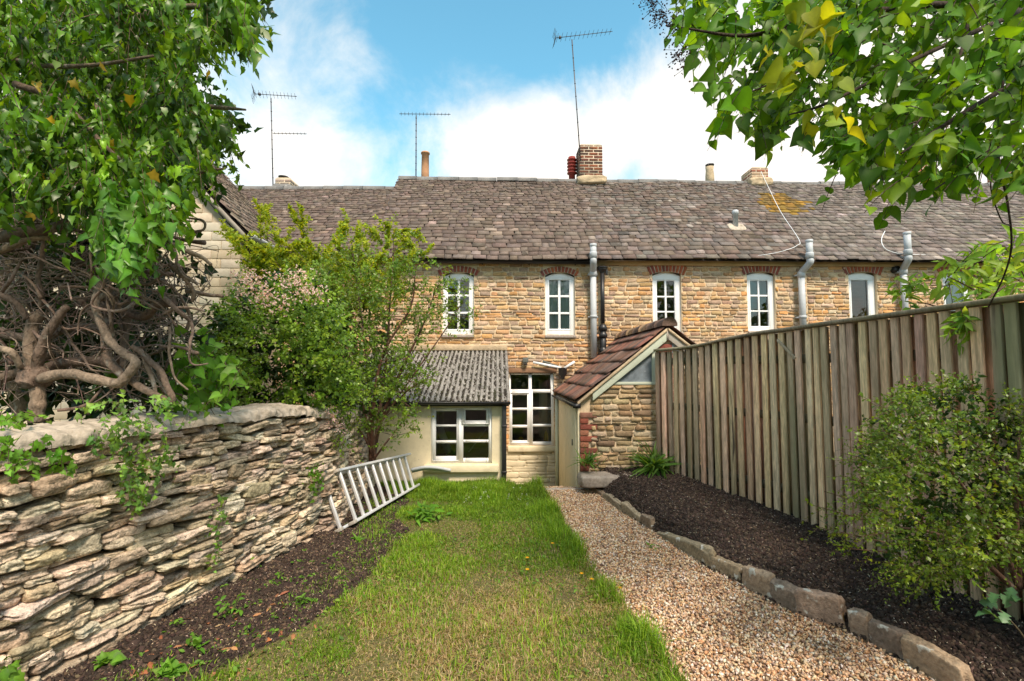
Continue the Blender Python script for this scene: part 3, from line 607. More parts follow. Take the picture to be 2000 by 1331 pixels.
# gutter outlet elbow on the grey side
# tall ground floor window
def casement(h, y, outer, panes, bars, mullions, name='window', deep=.06, glass_y=.03):
    x0, x1, z0, z1 = outer; mb = MB(); xs = sorted({x0, x1, *[p[0] for p in panes], *[p[1] for p in panes]}); zs = sorted({z0, z1, *[p[2] for p in panes], *[p[3] for p in panes]})
    for a, b in zip(xs, xs[1:]):
        run = None
        for c, d in zip(zs, zs[1:]):
            m_ = ((a + b) / 2, (c + d) / 2); free = any(p[0] < m_[0] < p[1] and p[2] < m_[1] < p[3] for p in panes)
            if not free:
                if run is None: run = [c, d]
                else: run[1] = d
            if free or d == zs[-1]:
                if run: mb.box((a, y, run[0]), (b, y + deep, run[1])); run = None
    for (a, b, c, d) in bars: # raised sash rims
        t = .013
        mb.box((a, y - .012, c), (a + t, y - .0006, d)); mb.box((b - t, y - .012, c), (b, y - .0006, d)); mb.box((a + t, y - .012, c), (b - t, y - .0006, c + t)); mb.box((a + t, y - .012, d - t), (b - t, y - .0006, d))
    w = mb.build(name, M['white'], h); mb = MB()
    for p in panes: mb.add([(p[0] - .003, y + glass_y, p[2] - .003), (p[1] + .003, y + glass_y, p[2] - .003), (p[1] + .003, y + glass_y, p[3] + .003), (p[0] - .003, y + glass_y, p[3] + .003)], np.array([(0, 1, 2, 3)]))
    mb.build('pane', M['glass'], w); return w
yT = F + .05; P_ = lambda a, b, c, d, y: (X(a, y), X(b, y), Zt(d, y), Zt(c, y))
tp = [P_(997.5, 1032, 732.5, 761, yT), P_(1038, 1074.5, 732.5, 761, yT)] + [P_(1000.4, 1029.5, c, d, yT) for c, d in ((772, 797), (801.5, 830.6), (836, 861))] + [P_(1040, 1075.7, c, d, yT) for c, d in ((768, 796), (801, 829), (834, 863.5))]
tw = casement(H2, yT, P_(993, 1082.5, 728, 871, yT), tp, [P_(996, 1034, 767, 866, yT)], None)
mb = MB(); room(mb, X(994), X(1081), Zt(870), Zt(729), yT + .08, 1.6); mb.build('room_interior', M['dark'], tw)
mb = MB(); mb.box((X(1052, yT + .9), yT + .9, Zt(870)), (X(1068, yT + .9), yT + .94, Zt(745))); mb.build('curtain', M['cream'], tw)
mb = MB(); lathe(mb, (X(1018), yT + .2, Zt(868)), [(.03, 0), (.05, .03), (.045, .07), (.02, .10)], 10, (.6, .5, .02)); lathe(mb, (X(1068), yT + .2, Zt(868)), [(.04, 0), (.045, .08), (.03, .16), (.01, .2)], 10, (.55, .5, .05)); mb.build('window_ornament', M['petal'], tw)
mb = MB(); mb.box((X(992), F - .07, Zt(882)), (X(1085), F + .045, Zt(871.3))); mb.build('sill', M['cream'], tw, bevel=.012)
mb = MB(); mb.box((X(993), F - .03, Zt(728.5)), (X(1086), F + .04, Zt(719.5))); mb.build('lintel', M['brownwood'], H2, bevel=.01)
mb = MB(); rubble(mb, X(985), X(1094), FLOOR, Zt(882.5), [], [(.5, .5, .5)], to_front(F - .001), ch=(.07, .13), ln=(.15, .45), out=.016, gap=.004)
mb.add([(X(980), F - .004, FLOOR), (X(1095), F - .004, FLOOR), (X(1095), F - .004, Zt(882)), (X(980), F - .004, Zt(882))], np.array([(0, 1, 2, 3)])); mb.build('painted_plinth', M['creamstone'], H2)
# flood light and white waste pipes over the tall window
fl = thing('flood_light', (X(1025), F - .05, Zt(712)), 'small grey flood light fixed on the stone wall above the tall window', 'light')
mb = MB(); mb.box((X(1020), F - .12, Zt(709)), (X(1031), F - .04, Zt(699))); mb.build('housing', M['lampgrey'], fl, bevel=.008)
mb = MB(); mb.box((X(1022), F - .11, Zt(713.5)), (X(1028.5), F - .07, Zt(709.6))); mb.box((X(1024), F - .04, Zt(706)), (X(1027), F + .005, Zt(701))); mb.build('bracket', M['black'], fl, bevel=.004)
wp = thing('waste_pipe', (X(1100), F - .1, Zt(725)), 'white waste pipes meeting in a black hopper beside the tall window', 'pipe')
mb = MB(); tube(mb, [at(1041, 708, F - .08), at(1096, 719, F - .12)], .022, 12); tube(mb, [at(1122, 707, F - .12), at(1102, 720, F - .14)], .024, 12); mb.build('pipe', M['white'], wp, smooth=True)
mb = MB(); tube(mb, [at(1060, 706, F - .05), at(1090, 716, F - .05)], .02, 10); mb.build('grey_pipe', M['lampgrey'], wp, smooth=True)
mb = MB(); lathe(mb, at(1099, 741, F - .12), [(.035, 0), (.04, .05), (.075, .09), (.08, .19), (.085, .2), (.07, .205)], 4); mb.build('hopper', M['black'], wp, bevel=.004)

# chimneys, pots, aerials
def bricks(mb, jm, x0, x1, y0, y1, z0, z1, pal, ch=.075, bl=.215, proud=.0, jt=.018):
    jm.box((x0 + .006, y0 + .006, z0), (x1 - .006, y1 - .006, z1 - .004)); z = z0; row = 0
    while z < z1 - .02:
        h = min(ch, z1 - z) - jt; off = (row % 2) * bl / 2; x = x0
        ed = sorted({x0, x1, *[e for e in np.arange(x0 + off, x1 - .03, bl) if x0 + .03 < e < x1 - .03]})
        for a, b in zip(ed, ed[1:]):
            jx = rng.uniform(-.004, .004)
            mb.box((a + (jt / 2 if a > x0 else 0), y0 + jx, z), (b - (jt / 2 if b < x1 else 0), y0 + .09, z + h), pick(pal, 1, .15)[0])
        for xs in ((x0, x0 + .09), (x1 - .09, x1)):
            ed = sorted({y0 + .092, y1, *[e for e in np.arange(y0 + bl - off, y1 - .03, bl) if e > y0 + .12]})
            for a, b in zip(ed, ed[1:]): mb.box((xs[0] + rng.uniform(-.003, .003), a + jt / 2, z), (xs[1], b - jt / 2, z + h), pick(pal, 1, .15)[0])
        z += ch; row += 1
SOOT = [(0.08, 0.044, 0.034), (0.136, 0.056, 0.034), (0.208, 0.072, 0.038), (0.056, 0.036, 0.032), (0.16, 0.064, 0.043)]
def chimney(h, pxa, pxb, pya, pyb, dep, flash, pal=SOOT, depth=.5, m='soot', ch=.07):
    x0, x1 = X(pxa, dep), X(pxb, dep); z1, z0 = Zt(pya, dep), Zt(pyb, dep); mb, jm = MB(), MB(); bricks(mb, jm, x0, x1, dep, dep + depth, z0 - .3, z1, pal, ch=ch)
    o = mb.build('chimney', M[m], h, bevel=.006); jm.build('mortar', M['joint'], o)
    mb = MB(); C = np.array([[(x0 + x1) / 2, dep + .02, z0 - .07]]); rocks(mb, C, np.array([[(x1 - x0) / 2 + .07, .14, .11]]), *[np.array([v]) for v in ((1., 0, 0), (0, 1., 0), (0, 0, 1.))], np.array([[.5, .4, .3]]), n=8, k=4, amp=.12, freq=2)
    mb.build('flaunching', M[flash], o, smooth=True)
    mb = MB(); mb.box((x0 + .03, dep + .03, z1), (x1 - .03, dep + depth - .03, z1 + .025)); mb.build('cap', M['flash'], o, bevel=.01); return o
CH = chimney(H2, 1134.5, 1180, 281, 346, RIDGE_Y - .15, 'flash')
chimney(H3, 1476, 1509, 322, 346, RIDGE_Y - .12, 'flash', [(.34, .15, .09), (.42, .3, .2), (.28, .11, .07)], m='brick')
chimney(H4, 1800, 1832, 272, 352, RIDGE_Y + .1, 'flash', [(.36, .12, .06), (.3, .1, .06), (.42, .28, .18)], m='brick')
chimney(H4, 1984, 2030, 296, 352, RIDGE_Y + .1, 'flash', [(.36, .12, .06), (.3, .1, .06), (.42, .28, .18)], m='brick')
chimney(H1, 530, 561, 353, 370, RIDGE_Y + .1, 'ridge', [(.30, .25, .2), (.25, .2, .16)], m='brick')
def pot(h, px, pya, pyb, dep, prof, m, name='chimney_pot', sides=24):
    b = at(px, pyb, dep); H = float(at(px, pya, dep)[2] - b[2]); mb = MB(); lathe(mb, b - np.array([0, 0, .3]), [(prof[0][0], 0)] + [(r, .3 + z * H) for r, z in prof], sides); return mb.build(name, M[m], h, smooth=False)
pot(H2, 830.5, 298, 338, RIDGE_Y + .3, [(.092, 0), (.086, .9), (.105, .91), (.105, .97), (.09, 1), (.05, 1)], 'terracotta')
pr = []
for i in range(5): pr += [(.075, i * .19), (.115, i * .19 + .03), (.115, i * .19 + .08), (.075, i * .19 + .11)]
pot(H2, 1117, 307, 341, RIDGE_Y + .2, pr + [(.085, .97), (.06, 1), (.01, 1)], 'redpot', 'chimney_cowl')
pc = pot(H3, 1386, 326, 345, RIDGE_Y + .2, [(.1, 0), (.085, .6), (.095, .95), (.05, 1)], 'flash'); b = at(1386, 324, RIDGE_Y + .2); mb = MB()
lathe(mb, b, [(.01, 0), (.1, .0), (.1, .02), (.02, .05)], 16); mb.box(b + np.array([-.006, -.006, -.09]), b + np.array([.006, .006, 0])); mb.build('cowl_lid', M['metal'], pc)
b = at(554, 347, RIDGE_Y + .3); mb = MB(); lathe(mb, b, [(.01, 0), (.115, .0), (.115, .012), (.02, .03)], 18); mb.box(b + np.array([-.008, -.008, -.2]), b + np.array([.008, .008, 0])); mb.build('cowl_lid', M['metal'], H1)
# vent on the roof of the right house
vp = at(1436.5, 440, 9.35); mb = MB(); lathe(mb, vp - np.array([0, 0, .12]), [(.05, 0), (.05, .33), (.062, .331), (.062, .40), (.045, .42), (.02, .42)], 18); o = mb.build('vent_pipe', M['grey'], H3)
mb = MB(); rocks(mb, (vp + np.array([0, -.02, -.06]))[None], np.array([[.16, .13, .03]]), np.array([[1., 0, 0]]), np.array([[0, .7, .7]]), np.array([[0, -.7, .7]]), np.array([[.5, .5, .5]]), n=6); mb.build('flashing', M['coping'], o, smooth=True)
# wall outlet terminal
tv = at(1745, 528, F); mb = MB(); tube(mb, [tv + np.array([0, .02, 0]), tv + np.array([0, -.09, 0])], .062, 18); mb.build('flue_terminal', M['black'], H4)
# cables
mb = MB()
tube(mb, pline([(1486, 335, RIDGE_Y - .14), (1500, 365, 10.5), (1525, 415, 9.6), (1560, 468, 8.75), (1556, 480, 8.5), (1535, 489, 8.42), (1500, 497, 8.5), (1440, 503, 8.62), (1300, 508, 8.66), (1200, 510, 8.66)], 6), .0055, 6, cap=False); mb.build('cable', M['white'], H3)
mb = MB(); tube(mb, pline([(1728, 452, 8.75), (1722, 465, 8.6), (1723, 478, 8.48), (1735, 490, 8.46), (1770, 497, 8.55), (1860, 500, 8.66)], 6), .007, 6, cap=False); mb.build('cable', M['white'], H4)
def yagi(t, p, q, n, hl, tilt=0.0, reflector=True):
    p = np.array(p); q = np.array(q); mb = MB(); tube(mb, [p, q], .007, 6); d = unit(q - p); e = unit(np.array([d[1], -d[0], 0]) + np.array([0, 0, tilt]))
    for i in range(n):
        c = p + (q - p) * (i + .5) / n; l = hl * (1 - .25 * i / n); tube(mb, [c - e * l, c + e * l], .004, 5); mb.box(c - .008, c + .008)
    mb.build('boom', M['metal'], t)
    if reflector:
        mb = MB(); c = p + d * .02
        for s in (-1, 1):
            r0 = c + np.array([0, 0, s * .02]); r1 = c - d * .05 + np.array([0, 0, s * .13]); tube(mb, [r0, r1], .004, 5)
            for k in np.linspace(.3, 1, 3): m_ = r0 + (r1 - r0) * k; tube(mb, [m_ - e * .12, m_ + e * .12], .004, 5)
        c2 = p + d * .12; mb.box(c2 - .025, c2 + .025); mb.build('reflector', M['metal'], t)
def aerial(mast, booms, label, d):
    P0 = at(*mast[0], d); t = thing('tv_aerial', P0, label, 'aerial', 'television aerials on the roofs'); P1 = at(*mast[1], d); mb = MB(); tube(mb, [P0, P1], .013, 8)
    for k in np.linspace(.1, .95, 9): c = P0 + (P1 - P0) * k; lathe(mb, c, [(.014, 0), (.018, .002), (.018, .02), (.013, .022)], 8)
    mb.build('mast', M['metal'], t)
    for (a, b, n, hl, rf) in booms: yagi(t, at(*a, d - .02), at(*b, d + .18), n, hl, rf, rf)
aerial([(1133.5, 315), (1117, 78)], [((1084, 75), (1196, 62), 13, .11, .35)], 'tallest television aerial, its leaning mast tied to the sooty brick chimney', RIDGE_Y - .2)
aerial([(812.5, 345), (813, 226)], [((780, 223), (880, 224), 14, .09, .0)], 'television aerial on a short straight mast beside the plain terracotta pot', RIDGE_Y + .25)
aerial([(533.5, 366), (529.5, 192)], [((496, 184), (580, 189), 12, .10, .5), ((533, 261), (599, 262), 9, .08, .0)], 'television aerial with two booms one above the other near the ivy', RIDGE_Y + .15)

#@@LEANTO
YL = 6.6
LT = thing('lean_to', ((LT_X0 + LT_X1) / 2, YL, -.1), 'cream rendered lean to with a corrugated roof and a white casement window', 'lean-to')
wz = Zt(793, YL) - .1; lw = P_(843.5, 961.5, 796, 905, YL)
mb = MB(); backing(mb, LT_X0, LT_X1, FLOOR, wz + .1, [lw], YL, .1)
mb.add([(LT_X1, YL, FLOOR), (LT_X1, F - .03, FLOOR), (LT_X1, F - .03, wz + .75), (LT_X1, YL, wz + .08)], np.array([(0, 1, 2, 3)])); mb.add([(LT_X0, YL, FLOOR), (LT_X0, F - .03, FLOOR), (LT_X0, F - .03, wz + .75), (LT_X0, YL, wz + .08)], np.array([(3, 2, 1, 0)]))
mb.build('wall', M['cream'], LT)
pn = [P_(853, 893, c, d, YL) for c, d in ((803.5, 830), (834, 861), (866, 892))] + [P_(910, 950, 801.5, 822, YL)] + [P_(906, 955, c, d, YL) for c, d in ((833.5, 860), (865, 896))]
w = casement(LT, YL + .03, lw, pn, [P_(846, 899, 798, 901, YL), P_(903, 957, 797, 829, YL)], None)
mb = MB(); room(mb, lw[0] + .005, lw[1] - .005, lw[2] + .005, lw[3] - .005, YL + .105, 1.7); mb.build('room_interior', M['dark'], w)
mb = MB(); mb.bar(at(858, 835, YL + .5), at(878, 885, YL + .5), .10, .05, (0, -1, 0)); mb.bar(at(905, 897, YL + .9), at(950, 838, YL + .9), .02, .02, (0, -1, 0)); mb.build('stored_items', M['grey'], w)
mb = MB(); mb.box((X(832, YL), YL - .07, Zt(921, YL)), (X(975, YL), YL + .025, Zt(906, YL))); mb.build('sill', M['cream'], w, bevel=.012)
# corrugated roof, two sheets deep
def corrugated(mb, x0, x1, y0, z0, y1, z1, pitch=.0735, amp=.019, sheets=((0, .56, 0), (.52, 1.02, .012)), jit=0):
    nx = int((x1 - x0) / pitch * 10); xs = np.linspace(x0, x1, nx)
    for a, b, up in sheets:
        t = np.linspace(a, b, 14); T, XX = np.meshgrid(t, xs, indexing='ij')
        zz = z0 + (z1 - z0) * T + amp * np.cos((XX - x0) / pitch * 2 * np.pi) + up + .006 * vnoise(np.stack([XX * 2, T * 3, XX * 0 + up * 100], -1))
        V = np.stack([XX, y0 + (y1 - y0) * T, zz], -1).reshape(-1, 3); i = (np.arange(13)[:, None] * nx + np.arange(nx - 1)[None]).ravel()
        Fq = np.stack([i, i + 1, i + 1 + nx, i + nx], -1); mb.add(V, Fq)
        e = np.arange(nx - 1); lo = V[:nx] - np.array([0, 0, .008]); mb.add(np.concatenate([V[:nx], lo]), np.stack([e, e + nx, e + nx + 1, e + 1], -1))
ey, ez = YL - .10, Zt(784, YL - .1); ty, tz = F - .02, Zt(686)
RX0, RX1 = X(655, YL), X(997, YL - .1)
mb = MB(); corrugated(mb, RX0, RX1, ey, ez, ty, tz); o = mb.build('roof', M['corr'], LT, smooth=True)
mm = MB(); n = 2100; k = rng.integers(0, int((RX1 - RX0) / .0735), n); fl_ = rng.choice([.32, .5, .68], n, p=[.3, .4, .3]); xx = RX0 + (k + fl_) * .0735; t = rng.random(n) ** 1.1
zz = ez + (tz - ez) * t + .016 * np.cos(fl_ * 2 * np.pi) + np.where(t > .53, .012, 0); C = np.stack([xx, ey + (ty - ey) * t, zz + .001], -1); h = rng.uniform(.5, 1.25, (n, 1)) * np.array([[.015, .034, .010]])
on = lambda v, n: np.tile(np.array([v], float), (n, 1))
sd = unit(np.array([0, ty - ey, tz - ez])); rocks(mm, C, h, on((1, 0, 0), n), on(sd, n), on(np.cross((1, 0, 0), sd), n), pick([(.035, .03, .025), (.05, .04, .032), (.028, .025, .02), (.045, .045, .025)], n), n=2, k=2.5, amp=.3)
kind(mm.build('moss', M['moss'], o), 'stuff')
mb = MB(); mb.box((RX0, F - .10, tz + .0), (RX1, F - .0, tz + .11)); mb.build('flashing', M['flash'], LT, bevel=.02)
mb = MB(); gutter(mb, (RX0, ey - .03, ez - .005), (RX1, ey - .03, ez - .005), .04); mb.box((RX0, YL - .045, ez - .07), (RX1 - .02, YL - .01, ez - .02)); mb.build('gutter', M['black'], LT)
mb = MB(); xp = X(985, YL - .05); mb.box((xp - .03, YL - .09, -.15), (xp + .03, YL - .03, ez - .04)); 
for zz in (ez - .35, .12): mb.box((xp - .036, YL - .095, zz), (xp + .036, YL - .024, zz + .03))
mb.build('downpipe', M['black'], LT, bevel=.006)

#@@OUTHOUSE
YO = 6.25
OX0 = X(1131, YO); OXA = X(1303, YO); OX1 = 2 * OXA - OX0
OZE = Zt(790, YO); OZA = Zt(640, YO)
OH = thing('outhouse', (OXA, YO + .6, -.1), 'small stone outhouse with a red clay tiled gable roof behind the fence end', 'outhouse')
slope = (OZA - OZE) / (OXA - OX0)
def roofz(x): return OZA - slope * abs(x - OXA)
wx0, wx1, wz0, wz1 = X(1205, YO), X(1283, YO), Zt(752, YO), Zt(676, YO)
mb = MB(); mb.add([(OX0, YO, FLOOR), (OX1, YO, FLOOR), (OX1, YO, OZE), (wx1, YO, OZE + .0), (wx1, YO, wz0), (X(1168, YO), YO, wz0), (OX0, YO, OZE)], np.array([(0, 1, 2, 3, 4, 5, 6)]))
mb.add([(wx1, YO, OZE), (OX1, YO, OZE), (OXA, YO, OZA - .05), (wx1, YO, roofz(wx1) - .05)], np.array([(0, 1, 2, 3)]))
mb.add([(OX1, YO, FLOOR), (OX1, F, FLOOR), (OX1, F, OZE), (OX1, YO, OZE)], np.array([(0, 1, 2, 3)])); mb.build('wall', M['mortar'], OH)
RUB = [(.40, .28, .15), (.46, .34, .20), (.33, .23, .13), (.48, .39, .27), (.28, .20, .12), (.40, .31, .2), (.22, .16, .10)]
def okeep(x, z):
    a = (z < np.where(x < wx1, wz0 - .015, 9)) & (z < roofz(x) - .1 if False else z < OZA - slope * np.abs(x - OXA) - .07); return a & ~((x > X(1284, YO)) & (x < X(1284, YO) + .0))
mb = MB(); rubble(mb, X(1150, YO), OX1 - .02, -.25, OZA, [(X(1284, YO) - .02, X(1284, YO) + .22, Zt(790, YO), 3)], RUB, to_front(YO), ch=(.035, .08), ln=(.09, .28), out=.028, gap=.012, keep=okeep); mb.build('stonework', M['stone'], OH)
mb, jm = MB(), MB(); RED = [(.27, .085, .055), (.31, .11, .07), (.22, .07, .05), (.34, .14, .09), (.25, .12, .09)]
z = -.1; r_ = 0
while z < OZE - .12:
    w_ = .215 if r_ % 2 else .105; mb.box((OX0 - .004, YO - .03, z), (OX0 + w_, YO + .06, z + .064), pick(RED, 1, .12)[0]); z += .0755; r_ += 1
mb.build('brick_quoin', M['brick'], OH, bevel=.005); mb = MB(); z = Zt(785, YO)
while z < roofz(wx1) - .14: mb.box((X(1284, YO), YO - .03, z), (X(1284, YO) + (.215 if r_ % 2 else .19), YO + .05, z + .064), pick(RED, 1, .12)[0]); z += .0755; r_ += 1
mb.build('brick_quoin', M['brick'], OH, bevel=.005)
# painted side with door
xS = OX0; mb = MB(); mb.box((xS - .03, YO + .002, FLOOR), (xS + .03, F - .35, OZE - .02)); mb.build('side_wall', M['cream'], OH, bevel=.006)
mb = MB(); yq = YO + .0
for a, b in ((.06, .16), (.18, 1.02), (1.04, 1.12)): mb.box((xS - .05, yq + a, FLOOR), (xS - .031, yq + b, OZE - .06))
o = mb.build('door', M['cream'], OH, bevel=.004); mb = MB(); mb.box((xS - .062, yq + .30, .48), (xS - .051, yq + .33, .56)); mb.build('latch', M['black'], o)
mb = MB(); tube(mb, [(xS - .06, F - .5, FLOOR), (xS - .06, F - .5, OZE - .05)], .028, 10); mb.build('corner_pipe', M['greenpaint'], OH, smooth=True)
# tiled roof: both slopes, five courses, roll profile along the ridge direction
def tile_slope(mb, xe, ze, xr, zr, y0, y1, courses=6, pitch=.085, amp=.015):
    ny = int((y1 - y0) / pitch * 8); ys = np.linspace(y0, y1, ny); s = np.array([xr - xe, zr - ze]); Ln = np.linalg.norm(s); s /= Ln; nr = np.array([-s[1], s[0]]) * (1 if xe < xr else -1)
    prof = amp * np.abs(np.sin((ys - y0) / pitch * np.pi)) ** .7
    for c in range(courses):
        a, b = Ln * c / courses, Ln * (c + 1) / courses + .05; b = min(b, Ln); ncol = 6; Vs = []
        for k in range(ncol):
            t = a + (b - a) * k / (ncol - 1); lift = .020 * (1 - k / (ncol - 1)) + .004; w_ = .01 * vnoise(np.stack([ys * 3, ys * 0 + c * 5, ys * 0 + k * .3], -1)); nn = prof + lift + w_; tt = t + (.012 * vnoise(np.stack([np.floor(ys / pitch * .5) * 3.3, ys * 0 + c, ys * 0], -1)) if k == 0 else 0)
            Vs.append(np.stack([xe + s[0] * tt + nr[0] * nn, ys, ze + s[1] * tt + nr[1] * nn], -1))
        low = Vs[0] - np.array([nr[0], 0, nr[1]]) * .014; Vs = [low] + Vs; V = np.concatenate(Vs); i = (np.arange(ncol)[:, None] * ny + np.arange(ny - 1)[None]).ravel()
        tid = np.floor((ys - y0) / (pitch * 2)).astype(int); pc_ = pick([(.17, .09, .065), (.21, .10, .07), (.13, .08, .062), (.18, .115, .09), (.11, .08, .068), (.24, .115, .08)], tid.max() + 1, .18)[tid]
        mb.add(V, np.stack([i, i + 1, i + 1 + ny, i + ny], -1), np.tile(pc_, (ncol + 1, 1)))
ex0 = X(1124, YO - .06); ez0 = Zt(784, YO - .06); sl_ = (Zt(634, YO - .06) - ez0) / (OXA - ex0); rz0 = Zt(634, YO - .06)
mb = MB(); tile_slope(mb, ex0, ez0, OXA, rz0, YO - .07, F - .02); tile_slope(mb, 2 * OXA - ex0, ez0, OXA, rz0, YO - .07, F - .02)
mb.add([(ex0, YO - .05, ez0 - .01), (OXA, YO - .05, rz0 - .015), (OXA, F, rz0 - .015), (ex0, F, ez0 - .01)], np.array([(0, 1, 2, 3)]), (.06, .05, .04)); rf = mb.build('roof', M['pantile'], OH, smooth=False)
mb = MB(); y = YO - .09
while y < F - .03:
    l = min(.36, F - .03 - y); a = np.linspace(-.15, math.pi + .15, 10); V = [(OXA + .10 * math.cos(t), yy, rz0 + .0 + .10 * math.sin(t)) for yy in (y + .004, y + l - .004) for t in a]; c = pick([(.42, .27, .16), (.3, .2, .14), (.2, .13, .1)], 1, .1)[0]
    mb.add(V, [np.array([(i, i + 1, i + 11, i + 10) for i in range(9)]), np.arange(10)[None], np.arange(10, 20)[::-1][None]], c); y += l
mb.build('ridge_tiles', M['pantile'], OH)
# mortar verge and bargeboards
def slanted(mb, p, q, hgt, y0, y1, col=None):
    (xa, za), (xb, zb) = p, q; V = [(xa, y0, za), (xb, y0, zb), (xb, y0, zb - hgt), (xa, y0, za - hgt), (xa, y1, za), (xb, y1, zb), (xb, y1, zb - hgt), (xa, y1, za - hgt)]
    mb.add(V, np.array([(0, 1, 2, 3), (7, 6, 5, 4), (0, 4, 5, 1), (1, 5, 6, 2), (2, 6, 7, 3), (3, 7, 4, 0)]), col)
g = lambda px, py: (X(px, YO - .06), Zt(py, YO - .06))
mb = MB(); slanted(mb, g(1126, 786), g(1302, 640), .045, YO - .085, YO + .0); slanted(mb, g(1304, 640), (2 * OXA - g(1126, 786)[0], g(1126, 786)[1]), .045, YO - .085, YO + .0); mb.build('verge_mortar', M['flash'], OH, bevel=.012)
mb = MB(); slanted(mb, g(1156, 766), g(1301, 648), .115, YO - .06, YO - .03); mb.build('bargeboard', M['greenpaint'], OH, bevel=.004)
mb = MB(); slanted(mb, g(1305, 648), g(1450, 766), .10, YO - .06, YO - .03); mb.build('bargeboard', M['oldwood'], OH, bevel=.004)
mb = MB(); mb.box((g(1300.5, 0)[0], YO - .062, g(0, 664)[1]), (g(1304.5, 0)[0], YO - .03, g(0, 646)[1])); mb.build('finial', M['oldwood'], OH)
# triangular gable lights
gx = lambda px: X(px, YO - .01); gzz = lambda py: Zt(py, YO - .01)
mb = MB(); mb.box((gx(1196), YO - .03, gzz(752)), (gx(1284), YO + .03, gzz(746.5))); mb.box((gx(1271), YO - .028, gzz(746.5)), (gx(1279), YO + .03, gzz(683)))
slanted(mb, (gx(1196), gzz(740)), (gx(1279), gzz(672.5)), .05, YO - .026, YO + .03); tw2 = mb.build('window', M['greenpaint'], OH, bevel=.004)
mb = MB(); mb.add([(gx(1200), YO + .0, gzz(748)), (gx(1273), YO + .0, gzz(748)), (gx(1273), YO + .0, gzz(684))], np.array([(0, 1, 2)])); mb.build('pane', M['skyglass'], tw2)
mb = MB(); mb.add([(gx(1310), YO - .034, gzz(676)), (gx(1342), YO - .034, gzz(682)), (gx(1345), YO - .034, gzz(690)), (gx(1310), YO - .034, gzz(690)), (gx(1310), YO - .034, gzz(664))], np.array([(0, 1, 4), (0, 3, 2)])); mb.build('pane', M['skyglass'], OH)
mb = MB(); room(mb, gx(1200), gx(1420), gzz(752), gzz(650), YO + .12, 1.2); mb.build('room_interior', M['dark'], OH) if False else None
mb = MB(); gutter(mb, (ex0 - .0, YO - .10, ez0 - .045), (ex0 - .0, F - .05, ez0 - .045), .045); mb.box((ex0 - .05, YO - .105, ez0 - .085), (ex0 + .05, YO - .098, ez0 - .035)); mb.build('gutter', M['black'], OH)

# neighbour's block building on the left
YN = 7.4
nx1, nz1 = X(482, YN), Zt(463, YN, 482)
NB = thing('block_building', (nx1 - 2.2, YN + 1, FLOOR), 'pale block walled building with tiled roof and grey gutter behind the ivy', 'building')
apx = nx1 - 2.6; sln = (Zt(385, YN, 405) - nz1) / (nx1 - X(405, YN)); apz = nz1 + sln * 2.6
mb = MB(); mb.add([(nx1 - 5.2, YN, FLOOR), (nx1 - .12, YN, FLOOR), (nx1 - .12, YN, nz1 - .02), (apx, YN, apz - .1), (nx1 - 5.2, YN, nz1)], np.array([(0, 1, 2, 3, 4)])); mb.add([(nx1 - .12, YN, FLOOR), (nx1 - .12, F - .03, FLOOR), (nx1 - .12, F - .03, nz1), (nx1 - .12, YN, nz1)], np.array([(0, 1, 2, 3)])); mb.build('wall', M['joint'], NB)
mb = MB(); z = .2; r_ = 0
while z < apz:
    x = nx1 - 5.2 + (r_ % 2) * .15
    while x < nx1 - .13:
        b = min(x + .29, nx1 - .125); tz_ = apz - .12 - sln * abs((x + b) / 2 - apx) - (sln * (b - x) / 2)
        if z + .135 < tz_ and b - x > .05: mb.box((x, YN - .012, z), (b, YN + .03, z + .132), pick([(.60, .50, .36), (.64, .55, .42), (.56, .46, .33), (.6, .53, .43)], 1, .06)[0])
        x += .30
    z += .142; r_ += 1
mb.build('blockwork', M['block'], NB, bevel=.004)
mb = MB(); s_dir = np.array([-(nx1 - apx), apz - nz1]); 
Q = 30
tmp = MB(); slate_roof(tmp, YN - .1, F + .9, (0, 0), (2.6, apz - nz1), [(.20, .16, .12), (.24, .19, .15), (.17, .13, .105)], None, .6, 9)
V = np.concatenate(tmp.V); off = 0
mb.add(np.stack([nx1 + .06 - V[:, 1], V[:, 0], nz1 + .02 + V[:, 2]], -1), [f[:, ::-1] for f in tmp.F], np.concatenate(tmp.C)); mb.build('roof', M['slate'], NB)
mb = MB(); slanted(mb, (nx1 - .02, nz1 + .03), (apx, apz + .03), .10, YN - .11, YN - .0); mb.build('verge', M['oldwood'], NB)
mb = MB(); gutter(mb, (nx1 + .09, YN - .12, nz1 - .0), (nx1 + .09, F - .05, nz1 - .0), .055); mb.build('gutter', M['grey'], NB, smooth=False)
mb = MB(); mb.box((nx1 - .1, YN + .05, nz1 - .2), (nx1 + .03, F - .06, nz1 - .03)); mb.build('soffit', M['black'], NB)

#@@GROUND
PATH_L = [(1052, 950), (1075, 985), (1105, 1035), (1140, 1090), (1185, 1150), (1240, 1215), (1290, 1280), (1330, 1345), (1480, 1700)]
KERB = [(1146, 952), (1180, 972), (1212, 999), (1270, 1034), (1300, 1052), (1386, 1112), (1443, 1139), (1500, 1172), (1555, 1201), (1648, 1232), (1700, 1256), (1765, 1292), (1870, 1352), (2200, 1560)]
gp = lambda L_: np.array([ground(*p)[:2] for p in L_])
pl, kb = gp(PATH_L), gp(KERB)
PATH = np.vstack([pl, kb[::-1]])
LAWN_LEFT = [(800, 978), (770, 1010), (800, 1040), (760, 1075), (735, 1110), (690, 1150), (640, 1195), (560, 1245), (470, 1285), (380, 1331), (250, 1420), (100, 1600)]
ll = gp(LAWN_LEFT)
LAWN = np.vstack([[(-1.62, 6.56), (.09, 6.56), (.35, 6.2)], pl, ll[::-1]])
